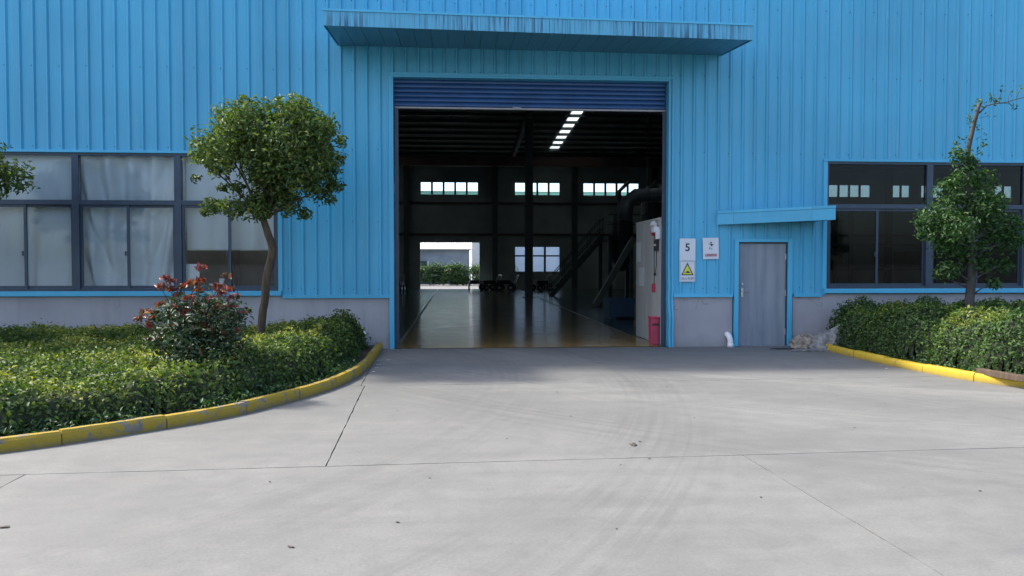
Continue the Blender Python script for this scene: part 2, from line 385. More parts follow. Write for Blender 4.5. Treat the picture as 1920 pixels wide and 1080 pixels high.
MB().box(-1.235, 4.31, -.04, .24, 5.40, 5.46).box(-1.345, 4.42, -.055, -.03, 5.44, 5.49).build('head_trim', M['trim'], B)
# roller shutter, rolled up
rd = box_obj('roller_door', M['roller'], B, -1.23, 4.30, .20, .215, 4.84, 5.40)
for i in range(6):
    z0 = 4.865 + i * .092; s = MB(); pr = [(0, .0), (.012, -.028), (.045, -.034), (.074, -.022), (.088, .0)]
    vs = [(xx, .19 + y, z0 + z) for xx in (-1.225, 4.295) for z, y in pr]
    s.add(vs, [(k, k+1, 5+k+1, 5+k) for k in range(4)] + [(0, 1, 2, 3, 4), (9, 8, 7, 6, 5)]).build('slat', M['roller'], rd, smooth=False)
MB().box(-1.225, 4.295, .155, .225, 4.822, 4.858).build('bottom_bar', M['rollbar'], rd, bevel=.004)
MB().box(1.15, 1.32, .15, .2, 4.83, 4.875).build('pull_handle', M['rollbar'], rd, bevel=.004)
for xx in (-1.222, 4.235): box_obj('guide_rail', M['frame'], B, xx, xx + .075, .13, .19, 0, 4.82)

# the large canopy over the entrance: sags a little to the right
can = empty('entrance_canopy', (0, 0, 0), B); can['label'] = 'stained blue sheet metal canopy above the entrance'
cx0, cx1, cy = -2.31, 5.40, -1.76
def zb(x, y): return 5.885 - .105 * (x - cx0) / (cx1 - cx0) + (.115 + .05 * (x - cx0) / (cx1 - cx0)) * (1 - y / cy)
npan = 25
for i in range(npan):
    a = cx0 + .03 + (cx1 - cx0 - .06) * i / npan; b = cx0 + .03 + (cx1 - cx0 - .06) * (i + 1) / npan - .007
    vs = [(xx, yy, zb(xx, yy) + dz) for dz in (.0, .02) for xx, yy in ((a, cy + .02), (b, cy + .02), (b, -.028), (a, -.028))]
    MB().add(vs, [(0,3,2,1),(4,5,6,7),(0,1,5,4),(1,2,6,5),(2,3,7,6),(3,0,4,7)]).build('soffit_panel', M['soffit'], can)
seg = [cx0, 1.55, cx1]
for a, b in zip(seg[:-1], seg[1:]):
    za, zc = zb(a, cy), zb(b, cy)
    MB().prism([(a, za - .012), (b - .006, zc - .012), (b - .006, zc + .27), (a, za + .27)], cy - .012, cy + .012).build('fascia', M['fascia'], can)
    MB().prism([(a - .01, za + .245), (b - .004, zc + .245), (b - .004, zc + .283), (a - .01, za + .283)], cy - .028, cy - .013).build('drip_edge', M['trim'], can)
for xx in (cx0, cx1):
    s = 1 if xx == cx0 else -1; m_ = MB()
    vs = [(xx + q, yy, zb(xx, yy) + dz) for q in (0, s * .018) for yy, dz in ((cy + .013, -.012), (-.03, -.012), (-.03, .3), (cy + .013, .27))]
    m_.add(vs, [(0,1,2,3),(7,6,5,4),(0,4,5,1),(1,5,6,2),(2,6,7,3),(3,7,4,0)]); m_.build('end_cheek', M['fascia'], can)
vs = [(xx, yy, zb(xx, yy) + dz) for dz in (.275, .29) for xx, yy in ((cx0, cy + .014), (cx1, cy + .014), (cx1, -.028), (cx0, -.028))]
MB().add(vs, [(0,3,2,1),(4,5,6,7),(0,1,5,4),(1,2,6,5),(2,3,7,6),(3,0,4,7)]).build('canopy_roof', M['trim'], can)

# side door with its little canopy
dr = MB().box(5.812, 6.808, .03, .075, .012, 2.12).build('door', M['door'], B, bevel=.004)
dr['label'] = 'dull grey blue steel side door, closed'
MB().box(5.70, 5.79, -.05, .1, 0, 2.22).box(6.83, 6.92, -.05, .1, 0, 2.22).box(5.79, 6.83, -.05, .1, 2.15, 2.22).build('door_frame', M['trim'], B, bevel=.006)
MB().box(5.79, 5.81, .0, .09, 0, 2.13).box(6.81, 6.83, .0, .09, 0, 2.13).box(5.81, 6.81, .0, .09, 2.122, 2.15).build('door_lining', M['frame'], B)
M['steel'] = simple('dull_steel', (.45, .45, .46), .3, .9, .1)
h = MB().box(5.86, 5.905, .008, .03, 1.02, 1.2).tube([(5.882, .025, 1.14), (5.882, -.035, 1.14), (5.90, -.045, 1.14), (6.02, -.045, 1.135)], .011, 8)
h.build('handle', M['steel'], dr)
MB().disc((5.885, .02, 1.29), .022, 'Y', 12, .03).build('lock', M['steel'], dr)
for zz in (.3, 1.1, 1.85): MB().tube([(6.802, .02, zz - .06), (6.802, .02, zz + .06)], .012, 8).build('hinge', M['steel'], dr)
box_obj('threshold', M['rollbar'], dr, 5.81, 6.81, -.02, .06, .001, .011)
sc = empty('door_canopy', (0, 0, 0), B); sc['label'] = 'wedge shaped blue sheet metal canopy over the side door'
a, b = 5.32, 7.43
def zs_(x): return 2.50 + .07 * (x - a) / (b - a)
def yf(x): return -.075 - .775 * (x - a) / (b - a)
def hexa(x0, x1, f0, f1, b0, b1, z0, z1):       # front edge f(x), back edge b(x), bottom and top heights z(x)
    vs = [(xx, g(xx), zz(xx)) for zz in (z0, z1) for xx, g in ((x0, f0), (x1, f0), (x1, b0), (x0, b0))]
    return MB().add(vs, [(0,3,2,1),(4,5,6,7),(0,1,5,4),(1,2,6,5),(2,3,7,6),(3,0,4,7)])
for p, q in ((a, a + .30), (a + .304, a + 1.7), (a + 1.704, b)):
    hexa(p, q, yf, None, lambda x: yf(x) + .02, None, zs_, lambda x: zs_(x) + .225).build('fascia', M['trim'], sc)
    hexa(p, q, lambda x: yf(x) - .016, None, lambda x: yf(x) + .02, None, lambda x: zs_(x) + .227, lambda x: zs_(x) + .28).build('drip_edge', M['trim'], sc)
for i in range(8):
    p = a + .02 + (b - a - .04) * i / 8; q = a + .02 + (b - a - .04) * (i + 1) / 8 - .006
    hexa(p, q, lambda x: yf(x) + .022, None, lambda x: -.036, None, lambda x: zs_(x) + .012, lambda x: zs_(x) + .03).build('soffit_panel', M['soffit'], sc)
hexa(a + .02, b, lambda x: yf(x) + .022, None, lambda x: -.036, None, lambda x: zs_(x) + .262, lambda x: zs_(x) + .277).build('canopy_roof', M['trim'], sc)
for xx in (a, b - .016): hexa(xx, xx + .016, lambda x: yf(x) + .022, None, lambda x: -.036, None, lambda x: zs_(x) + .001, lambda x: zs_(x) + .26).build('end_cheek', M['trim'], sc)

# windows: slate frames, a fixed light above two sliding sashes in each bay
def window(op, bays, glass, zt=2.90, splits=None):
    x0, x1, z0, z1 = op
    W = MB().box(x0, x1, -.01, .09, z1 - .045, z1).box(x0, x1, -.01, .09, z0, z0 + .05).box(x0, x0 + .045, -.01, .09, z0 + .05, z1 - .045).box(x1 - .045, x1, -.01, .09, z0 + .05, z1 - .045)
    Wn = W.build('window', M['frame'], B)
    for i, xb in enumerate(bays[1:-1]): box_obj('mullion', M['frame'], Wn, xb - .065, xb + .065, -.02, .10, z0 + .05, z1 - .045)
    for i, (p, q) in enumerate(zip(bays[:-1], bays[1:])):
        p += .066 if i else .046; q -= .066 if i < len(bays) - 2 else .046
        box_obj('transom', M['frame'], Wn, p, q, -.012, .09, zt - .05, zt + .04)
        box_obj('pane', M[glass], Wn, p, q, .035, .041, zt + .041, z1 - .046)
        mid = (p + q) / 2
        for s, (c, d, yy) in enumerate(((p, mid + .03, .028), (mid - .03, q, .058))):
            S = MB().box(c, d, yy - .014, yy + .012, z0 + .052, z0 + .105).box(c, d, yy - .014, yy + .012, zt - .10, zt - .052)
            S.box(c, c + .05, yy - .014, yy + .012, z0 + .105, zt - .10).box(d - .05, d, yy - .014, yy + .012, z0 + .105, zt - .10).build('sash', M['frame'], Wn)
            box_obj('pane', M[glass], Wn, c + .05, d - .05, yy - .003, yy + .003, z0 + .105, zt - .10)
        box_obj('latch', M['frame'], Wn, mid - .055, mid - .028, -.005, .013, 1.86, 1.95)
    MB().box(x0 - .05, x1 + .06, -.075, .02, z0 - .098, z0 - .002).build('window_sill', M['trim'], Wn, bevel=.008)
    MB().box(x0 - .09, x1 + .09, -.05, .0, z1 + .002, z1 + .055).build('head_flashing', M['trim'], Wn, bevel=.006)
    for xx in ((x0 - .085, x0 - .002), (x1 + .002, x1 + .085)): MB().box(xx[0], xx[1], -.045, .02, z0 - .002, z1 + .001).build('side_flashing', M['trim'], Wn, bevel=.006)
    return Wn
window(OP['lw'], [-11.21, -9.28, -7.35, -5.42, -3.50], 'glass')['label'] = 'wide slate framed window with pale curtains behind the glass'
window(OP['rw'], [7.65, 9.86, 11.95], 'glassdark', 2.90)['label'] = 'wide dark tinted window right of the side door'

# shell: roof, rear wall, side walls
M['inner'] = simple('dim_green_grey_lining', (.25, .29, .275), .7, 0, .2, .6)
M['steelwork'] = simple('dark_painted_steel', (.035, .045, .05), .5, .2, .2, 1)
M['rust'] = simple('red_oxide_steel', (.07, .035, .028), .6, .1, .25, 1)
M['seen_or_added_skylight'] = NT('skylight_sheet'); _t = M['seen_or_added_skylight']
M['seen_or_added_skylight'] = _t.done(_t.n('MixShader', inp={0: .95, 1: _t.n('BsdfDiffuse', inp={0: (.7, .72, .7, 1)}).outputs[0], 2: _t.n('BsdfTranslucent', inp={0: (.62, .65, .64, 1)}).outputs[0]}).outputs[0])
RY = 18.0
def zr(y): return ZE + (ZR - ZE) * (1 - abs(y - RY) / 20.0)
SKS = [(-17.9, -16.7), (-6.4, -5.2), (6.0, 6.62), (17.5, 18.7), (29.3, 30.5), (41.0, 42.2)]  # third strip is real; the others are unseen, added to brighten the hall
def roof_piece(x0, x1, y0, y1, mat, name, parent, t=.06):
    vs = [(xx, yy, zr(yy) + dz) for dz in (0, t) for xx, yy in ((x0, y0), (x1, y0), (x1, y1), (x0, y1))]
    return MB().add(vs, [(0,3,2,1),(4,5,6,7),(0,1,5,4),(1,2,6,5),(2,3,7,6),(3,0,4,7)]).build(name, mat, parent)
rf = empty('roof', (0, 0, 0), B)
for ya, yb, s0, s1 in ((-.35, RY, 2.5, 14.5), (RY, YB + .4, 21.5, 36.0)):  # front-slope strips are unseen, added for more light on the floor
    px_ = XL - .3
    for x0, x1 in SKS:
        roof_piece(px_, x0, ya, yb, M['inner'], 'roof_sheet', rf)
        roof_piece(x0, x1, ya, s0, M['inner'], 'roof_sheet', rf); roof_piece(x0, x1, s1, yb, M['inner'], 'roof_sheet', rf)
        roof_piece(x0, x1, s0, s1, M['seen_or_added_skylight'], 'seen_or_added_skylight', rf, .012); px_ = x1
    roof_piece(px_, XR + .3, ya, yb, M['inner'], 'roof_sheet', rf)
yy = 1.2
while yy < YB - .4:
    box_obj('purlin', M['steelwork'], B, XL + .1, XR - .1, yy - .05, yy + .05, zr(yy) - .17, zr(yy) - .012); yy += 1.55
for xx in (-8.4, 3.63, 15.4, 27.2, 39):
    m_ = MB()
    for ya, yb in ((.3, RY), (RY, YB - .2)):
        vs = [(xx + dx, q, zr(q) + dz) for dz in (-.75, -.34) for dx, q in ((-.1, ya), (.1, ya), (.1, yb), (-.1, yb))]
        m_.add(vs, [(0,3,2,1),(4,5,6,7),(0,1,5,4),(1,2,6,5),(2,3,7,6),(3,0,4,7)])
    m_.build('rafter', M['steelwork'], B)
    MB().box(xx - .19, xx + .19, 23.55, 23.6, .02, 8.9).box(xx - .19, xx + .19, 23.9, 23.95, .02, 8.9).box(xx - .01, xx + .01, 23.6, 23.9, .02, 8.9).box(xx - .3, xx + .3, 23.45, 24.05, .012, .04).build('column', M['steelwork'], B)
for xx in (-14.4, -8.9, -3.3, 2.62, 8.0, 13.5, 19, 24.6, 30, 35.5):
    MB().box(xx - .17, xx + .17, 37.45, 37.49, .02, 8.8).box(xx - .17, xx + .17, 37.8, 37.84, .02, 8.8).box(xx - .01, xx + .01, 37.49, 37.8, .02, 8.8).build('column', M['steelwork'], B)
MB().box(XL + .1, XR - .1, 29.8, 30.1, 7.3, 7.85).build('crane_beam', M['rust'], B)
for zz in (3.6, 5.7): box_obj('wall_rail', M['rust'], B, XL + .1, XR - .1, 37.86, 37.92, zz, zz + .16)
FD = (-2.40, 1.58, 0, 3.14); FW = (3.96, 7.06, 1.15, 2.89)
UP = [(-2.38, 1.51, 5), (3.96, 7.05, 4), (8.62, 12.48, 5), (25.8, 28.85, 4), (30.4, 31.7, 2), (32.5, 34.2, 2), (37.9, 39.2, 2), (-13.5, -9.6, 5), (-8.0, -4.1, 5)]
hol = [FD, FW] + [(a, b, 6.33, 7.22) for a, b, n in UP]
xs = sorted({XL, XR} | {v for h_ in hol for v in h_[:2]}); m_ = MB()
for a, b in zip(xs[:-1], xs[1:]):
    sp = [(0, zr(YB) - .005)]
    for x0, x1, z0, z1 in hol:
        if x0 < (a + b) / 2 < x1: sp = [s for u, v in sp for s in ((u, min(v, z0)), (max(u, z1), v)) if s[1] - s[0] > .001]
    for u, v in sp: m_.box(a, b, YB, YB + .15, u, v)
m_.build('rear_wall', M['inner'], B)
def rear_window(x0, x1, z0, z1, n, bars=()):
    Wn = MB().box(x0, x1, YB + .02, YB + .1, z1 - .04, z1).box(x0, x1, YB + .02, YB + .1, z0, z0 + .04).box(x0, x0 + .04, YB + .02, YB + .1, z0 + .04, z1 - .04).box(x1 - .04, x1, YB + .02, YB + .1, z0 + .04, z1 - .04).build('rear_window', M['frame'], B)
    for i in range(1, n): xx = x0 + (x1 - x0) * i / n; box_obj('mullion', M['frame'], Wn, xx - .07, xx + .07, YB + .01, YB + .11, z0 + .04, z1 - .04)
    for i in range(n):
        p = x0 + (x1 - x0) * i / n + (.071 if i else .041); q = x0 + (x1 - x0) * (i + 1) / n - (.071 if i < n - 1 else .041)
        box_obj('pane', M['glass'], Wn, p, q, YB + .05, YB + .056, z0 + .041, z1 - .041)
    for zz in bars: box_obj('transom', M['frame'], Wn, x0 + .04, x1 - .04, YB + .0, YB + .115, zz - .05, zz + .05)
for a, b, n in UP: rear_window(a, b, 6.33, 7.22, n)
rear_window(*FW, 3, (2.25,))
for xx in (XL - .15, XR): box_obj('side_wall', M['inner'], B, xx, xx + .15, .25, YB, 0, 9.0)
for x0, x1 in ((XL, XR),):
    pass
# gable infill above the side walls
for xx in (XL - .15, XR):
    MB().add([(xx, .25, 9.0), (xx, YB, 9.0), (xx, RY, ZR - .02), (xx + .15, .25, 9.0), (xx + .15, YB, 9.0), (xx + .15, RY, ZR - .02)], [(0,1,2),(5,4,3),(0,2,5,3),(1,4,5,2)]).build('gable', M['inner'], B)

# indoor floor: polished coating, ochre where traffic drags dust in
def floor_mat(name, a, b, dust):
    t = NT(name); P = t.pos(); n1 = t.noise(P, .5, 4); n2 = t.noise(t.mapping(P, (1, 3.2, 1)), .8, 4)
    c = t.ramp(n1, [(.3, a), (.7, b)])
    if dust:
        y = t.n('SeparateXYZ', inp={0: P}).outputs[1]
        k = t.ramp(t.math('DIVIDE', t.math('ADD', y, t.math('MULTIPLY', t.noise(P, .7, 4), 3.0)), 14.0), [(.1, 1.0), (.3, .55), (.8, .12)])
        c = t.mix(k, c, (.34, .20, .055))
    r = t.math('MULTIPLY_ADD', t.noise(P, 1.5, 4), .16, .10)
    return t.done(t.principled(c, r, 0, t.bump(n2, .07, .02), .5))
M['floorg'] = floor_mat('green_epoxy_floor', (.018, .045, .05), (.03, .065, .068), False)
M['lane'] = floor_mat('worn_ochre_lane', (.045, .058, .045), (.07, .08, .06), True)
M['line'] = simple('dull_lane_line', (.10, .10, .06), .4)
sheet('floor', M['floorg'], XL, XR, .02, YB + .1, .006, 'structure')
sheet('floor_lane', M['lane'], -1.22, 4.2, .022, 36.5, .010, 'structure')
sheet('lane_marking', M['line'], -1.24, -1.16, .3, 36.5, .014, 'structure'); sheet('lane_marking', M['line'], 4.06, 4.14, 2.6, 36.5, .014, 'structure')

# ------------------------------------------------------------------ curtains
def curtain(x0, x1, z0, z1, label, sag=0.0, seed=0, amp=.03, gather=0.0, y=.23):
    nx, nz = 70, 44; V = []; rnd = random.Random(seed)
    fr = [(rnd.uniform(2.0, 7), rnd.uniform(0, 6.28), rnd.uniform(.3, 1)) for _ in range(5)]
    for k in range(nz + 1):
        tz = k / nz; z = z0 + (z1 - z0) * tz
        for i in range(nx + 1):
            tx = i / nx; xx = x0 + (x1 - x0) * tx
            d = sum(a * math.sin(f * xx * 2.2 + ph + .35 * math.sin(3 * tz + ph)) for f, ph, a in fr) * amp * (.35 + .65 * (1 - tz))
            if gather:   # cloth pulled across: swags that start at the upper corners and meet low in the middle
                c = (tx - .5) * 2; low = 1 - tz
                ph = (low * 1.0 - (1 - c * c) * .95) * 13 + c * 1.5
                d += gather * (1 - 2.2*abs(math.sin(ph*.5))**.7) * min(1, abs(c) * 1.2 + .15) * (.15 + low) + gather * .8 * math.sin(xx * 14 + low * c * 5) * (1 - low * .5)
            d += .02 * mnoise.noise((xx * 2.5, z * 1.8, seed))
            V.append((xx, y + d, z - (sag * (1 - abs(2 * tx - 1)) if k == 0 else 0)))
    o = MB().add(V, [(k*(nx+1)+i, k*(nx+1)+i+1, (k+1)*(nx+1)+i+1, (k+1)*(nx+1)+i) for k in range(nz) for i in range(nx)]).build('curtain', M['curtain'], None, smooth=True)
    s = o.modifiers.new('thickness', 'SOLIDIFY'); s.thickness = .004
    return tag(o, label, 'curtain', 'curtains behind the left window')
curtain(-11.1, -7.42, 1.2, 3.82, 'flat dusty grey curtain behind the leftmost window bays', 0, 3, .03)
curtain(-7.46, -5.36, 1.22, 3.82, 'pale curtain with swagged folds in the middle window bay', 0, 8, .015, .10, .31)
curtain(-5.34, -3.55, 1.97, 3.82, 'short white curtain hanging halfway down the window behind the tree', 0, 14, .035)

# ------------------------------------------------------------------ signs
M['signw'] = simple('sign_white', (.60, .62, .64), .4, 0, .06, 4); M['ink'] = simple('sign_black', (.012, .014, .03), .5); M['signy'] = simple('sign_yellow', (.62, .60, .06), .45, 0, .1, 20)
M['signr'] = simple('sign_red', (.34, .04, .075), .5, 0, .15, 20); M['ingrey'] = simple('faded_ink', (.16, .17, .18), .6)
def text_mesh(body, size, name, mat, parent, loc, ext=.0006, bold=0):
    cu = bpy.data.curves.new(name, 'FONT'); cu.body = body; cu.size = size; cu.align_x = 'CENTER'; cu.align_y = 'CENTER'; cu.extrude = ext; cu.offset = bold
    tmp = bpy.data.objects.new(name + '_tmp', cu); COL.objects.link(tmp)
    bpy.context.view_layer.update()
    me = bpy.data.meshes.new_from_object(tmp.evaluated_get(bpy.context.evaluated_depsgraph_get()))
    bpy.data.objects.remove(tmp); me.materials.clear(); me.materials.append(mat); me.name = name
    o = bpy.data.objects.new(name, me); COL.objects.link(o); o.parent = parent; o.location = loc; o.rotation_euler = (R(90), 0, 0)
    return o
SY = -.040
s1 = MB().box(-.165, .165, -.003, .003, 0, .45).build('number_sign', M['signw'], None, loc=(4.715, SY, 1.77), bevel=.001)
tag(s1, 'white plate with the number 5 right of the entrance', 'sign')
text_mesh('5', .22, 'digit', M['ink'], s1, (0, -.0045, .262), bold=.004)
s2 = MB().box(-.163, .163, -.003, .003, 0, .43).build('warning_sign', M['signw'], None, loc=(4.715, SY, 1.335), bevel=.001)
tag(s2, 'white plate with yellow warning triangle below the number 5', 'sign')
MB().box(-.15, .15, -.0042, -.0032, .414, .418).box(-.15, .15, -.0042, -.0032, .012, .016).box(-.15, -.146, -.0042, -.0032, .016, .414).box(.146, .15, -.0042, -.0032, .016, .414).build('border', M['ink'], s2)
MB().prism([(-.13, .135), (.13, .135), (0, .395)], -.0045, -.0033).build('triangle_border', M['ink'], s2)
MB().prism([(-.098, .155), (.098, .155), (0, .352)], -.0058, -.0047).build('triangle', M['signy'], s2)
MB().prism([(-.03, .18), (.055, .18), (.055, .2), (.035, .205), (.02, .222), (-.012, .222), (-.022, .205), (-.03, .2)], -.0072, -.006).box(-.06, -.048, -.0072, -.006, .178, .205).build('car_symbol', M['ink'], s2)
text_mesh('当心车辆', .066, 'lettering', M['ingrey'], s2, (0, -.0045, .065), bold=.0005)
s3 = MB().box(-.165, .165, -.003, .003, 0, .435).build('prohibition_sign', M['signw'], None, loc=(5.205, SY, 1.80), bevel=.001); s3.rotation_euler = (0, R(1.6), 0)
tag(s3, 'tilted white plate with black figure and red text band beside the door', 'sign')
s3.rotation_euler = (0, R(-1.6), 0)
fg = MB(); fg.disc((.008, -.0045, .335), .018, 'Y', 12, .0015)
fg.prism([(-.02, .30), (.0, .312), (.03, .308), (.062, .30), (.06, .29), (.035, .29), (.034, .262), (.02, .258), (.0, .283)], -.0052, -.0036)
fg.prism([(-.025, .245), (-.01, .25), (-.012, .20), (-.032, .2)], -.0052, -.0036); fg.prism([(.012, .225), (.02, .225), (.036, .2), (.018, .196)], -.0052, -.0036)
fg.prism([(-.045, .318), (-.03, .325), (-.022, .312), (-.03, .30)], -.0052, -.0036); fg.build('figure', M['ink'], s3)
MB().box(-.118, .122, -.0048, -.0034, .055, .108).build('text_band', M['signr'], s3)
text_mesh('禁止行人通行', .038, 'lettering', M['signw'], s3, (.002, -.0056, .0815))
M['glue'] = simple('old_sealant', (.16, .30, .33), .7)
# ------------------------------------------------------------------ kerbs and planting beds
def smooth_line(pts, n=14):
    P = [Vector((*p, 0)) for p in pts]; out = []
    for i in range(len(P) - 1):
        p0, p1, p2, p3 = P[max(i-1,0)], P[i], P[i+1], P[min(i+2,len(P)-1)]
        for k in range(n):
            t = k / n; out.append(.5 * ((2*p1) + (p2-p0)*t + (2*p0-5*p1+4*p2-p3)*t*t + (3*p1-p0-3*p2+p3)*t**3))
    out.append(P[-1]); return out
KL = smooth_line([(-1.46, -.03), (-1.44, -1.5), (-1.43, -2.93), (-1.50, -4.2), (-1.78, -5.5), (-2.42, -6.95), (-3.24, -7.93), (-4.12, -8.68), (-5.4, -9.35), (-7.2, -9.8), (-9.5, -10.0), (-13, -10.0)])
KR = smooth_line([(7.26, -.10), (7.22, -1.16), (7.19, -2.83), (7.38, -4.75), (7.75, -5.71), (8.5, -6.8), (9.8, -7.7), (11.6, -8.2), (16, -8.4)])
def resample(line, step):
    out = [line[0]]; acc = 0
    for a, b in zip(line[:-1], line[1:]):
        L = (b - a).length; d = step - acc
        while d <= L: out.append(a.lerp(b, d / L)); d += step
        acc = L - (d - step)
    return out
def kerb(name, line, side, mat, label, hgt):
    root = empty(name, line[0]); tag(root, label, 'kerb')
    pts = resample(line, .125); per = 8; w_ = .125
    nrm = []
    for i in range(len(pts)):
        d = (pts[min(i+1,len(pts)-1)] - pts[max(i-1,0)]).normalized(); nrm.append(Vector((d.y, -d.x, 0)) * side)   # towards the bed
    for s in range(0, len(pts) - per, per):
        m_ = MB(); vs = []; c0 = pts[s]; dz = random.uniform(-.008, .006); dj = random.uniform(-.008, .008)
        k = per + 1
        for i in range(s, s + k):
            p = pts[i].copy()
            if i == s: p = p.lerp(pts[i+1], .045)
            if i == s + per: p = p.lerp(pts[i-1], .045)
            nn = nrm[i]; q = p + nn * dj - c0; top = hgt + dz
            e = lambda: random.uniform(-.004, .004)
            for off, z in ((0.0, -.02), (.0, top * .55), (.006, top - .028), (.026 + e(), top + e()*.6), (w_ - .02, top + e()*.6), (w_, top - .02), (w_, -.02)):
                v = q + nn * off; vs.append((v.x, v.y, z))
        n = 7; fs = [(i*n+j, i*n+j+1, (i+1)*n+j+1, (i+1)*n+j) for i in range(k-1) for j in range(n-1)]
        fs += [tuple(range(n)), tuple(range((k-1)*n + n - 1, (k-1)*n - 1, -1))]
        if side > 0: fs = [f[::-1] for f in fs]
        m_.add(vs, fs).build('kerb_stone', mat, root, loc=c0 - line[0], smooth=False)
    # mortar core in the joints
    m_ = MB(); vs = []
    for i, p in enumerate(pts):
        q = p - line[0]
        for off, z in ((.018, -.02), (.018, hgt - .03), (w_ - .018, hgt - .03), (w_ - .018, -.02)):
            v = q + nrm[i] * off; vs.append((v.x, v.y, z))
    k = len(pts); m_.add(vs, [(i*4+j, i*4+j+1, (i+1)*4+j+1, (i+1)*4+j) for i in range(k-1) for j in range(3)]); m_.build('mortar', M['mortar'], root)
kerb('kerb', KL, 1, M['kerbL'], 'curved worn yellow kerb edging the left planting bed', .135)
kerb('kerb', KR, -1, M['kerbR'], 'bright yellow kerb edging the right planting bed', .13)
def bed(name, line, xfar, z):
    pts = [(p.x, p.y) for p in line]; cx = xfar
    vs = [(x, y, z) for x, y in pts] + [(xfar, pts[-1][1], z), (xfar, .005, z), (pts[0][0], .005, z)]
    # shift the boundary under the kerb's middle
    return MB().add(vs, [tuple(range(len(vs)))])
def inset(line, side, d):
    out = []
    for i, p in enumerate(line):
        t = (line[min(i+1,len(line)-1)] - line[max(i-1,0)]).normalized(); out.append(p + Vector((t.y, -t.x, 0)) * side * d)
    return out
b1 = bed('b', inset(KL, 1, .06), -14, .075).build('planting_bed', M['soil']); b1['kind'] = 'structure'
b2 = bed('b', inset(KR, -1, .06), 17, .075).build('planting_bed', M['soil']); b2['kind'] = 'structure'

# ------------------------------------------------------------------ foliage machinery
def leaves_mesh(name, pos, nrm, size, aspect, mat, up=0.0, rnd=None, fold=.18):
    """pos, nrm (N,3) leaf centres and facing; each leaf is two triangles folded along the midrib."""
    N = len(pos); nrm = nrm / np.maximum(np.linalg.norm(nrm, axis=1, keepdims=True), 1e-6)
    t = RNG.normal(size=(N, 3)); t[:, 2] += up
    t -= nrm * np.sum(t * nrm, axis=1, keepdims=True); t /= np.maximum(np.linalg.norm(t, axis=1, keepdims=True), 1e-6)
    s = np.cross(nrm, t); L = (size * RNG.uniform(.65, 1.25, N))[:, None]; W = L * aspect
    a = pos - t * L * .5; c = pos + t * L * .5 - nrm * L * .10
    b = pos - t * L * .06 + s * W * .5 + nrm * W * fold * 2; d = pos - t * L * .06 - s * W * .5 + nrm * W * fold * 2
    V = np.stack([a, b, c, d], 1).reshape(-1, 3).astype(np.float32)
    i = np.arange(N) * 4; T = np.stack([i, i+1, i+2, i, i+2, i+3], 1).reshape(-1).astype(np.int32)
    me = bpy.data.meshes.new(name); me.vertices.add(N*4); me.loops.add(N*6); me.polygons.add(N*2)
    me.vertices.foreach_set('co', V.ravel()); me.loops.foreach_set('vertex_index', T)
    me.polygons.foreach_set('loop_start', np.arange(0, N*6, 3, dtype=np.int32)); me.polygons.foreach_set('loop_total', np.full(N*2, 3, dtype=np.int32))
    me.update(calc_edges=True)
    at_ = me.attributes.new('rnd', 'FLOAT', 'FACE'); r = rnd if rnd is not None else RNG.random(N)
    at_.data.foreach_set('value', np.repeat(r, 2).astype(np.float32)); me.materials.append(mat)
    return me
def link(name, me, parent=None, loc=(0,0,0)):
    o = bpy.data.objects.new(name, me); COL.objects.link(o); o.parent = parent; o.location = loc; return o
def blob_leaves(blobs, dens, shell=.45):
    P, Nn = [], []
    for (c, r) in blobs:
        c = np.array(c); r = np.array(r if hasattr(r, '__len__') else (r, r, r * .8))
        n = int(dens * (r[0]*r[1]*r[2]) ** (2/3))
        u = RNG.normal(size=(n, 3)); u /= np.linalg.norm(u, axis=1, keepdims=True)
        rad = 1 - shell * RNG.random(n) ** 1.6 + RNG.normal(0, .17, n)
        # ragged surface
        rad *= 1 + .16 * np.sin(u[:, 0]*9 + c[0]*7) * np.cos(u[:, 2]*8 + c[2]*5) + .10 * np.sin(u[:, 1]*13 + u[:, 2]*11)
        P.append(c + u * r * rad[:, None]); Nn.append(u * .6 + RNG.normal(size=(n, 3)) * .55 + np.array([0, 0, .45]))
    return np.concatenate(P), np.concatenate(Nn)
def line_dist(line, X, Y):
    d = np.full(X.shape, 1e9)
    for a, b in zip(line[:-1], line[1:]):
        ax, ay, bx, by = a.x, a.y, b.x, b.y; L2 = (bx-ax)**2 + (by-ay)**2 + 1e-12
        t = np.clip(((X-ax)*(bx-ax) + (Y-ay)*(by-ay)) / L2, 0, 1); d = np.minimum(d, np.hypot(X-ax-t*(bx-ax), Y-ay-t*(by-ay)))
    return d
def in_poly(poly, X, Y):
    c = np.zeros(X.shape, bool); n = len(poly)
    for i in range(n):
        (x1, y1), (x2, y2) = poly[i], poly[(i+1) % n]
        cond = ((y1 > Y) != (y2 > Y)); xi = (x2-x1) * (Y-y1) / (y2-y1 + 1e-12) + x1; c ^= cond & (X < xi)
    return c
def hnoise(X, Y, s, seed=0):
    return (np.sin(X*s*1.7+seed+1.3*np.sin(Y*s*1.1+seed)) + np.sin(Y*s*2.1-seed*1.7+1.1*np.sin(X*s*1.3)) + .6*np.sin((X+Y)*s*3.1+seed*2)) / 2.6
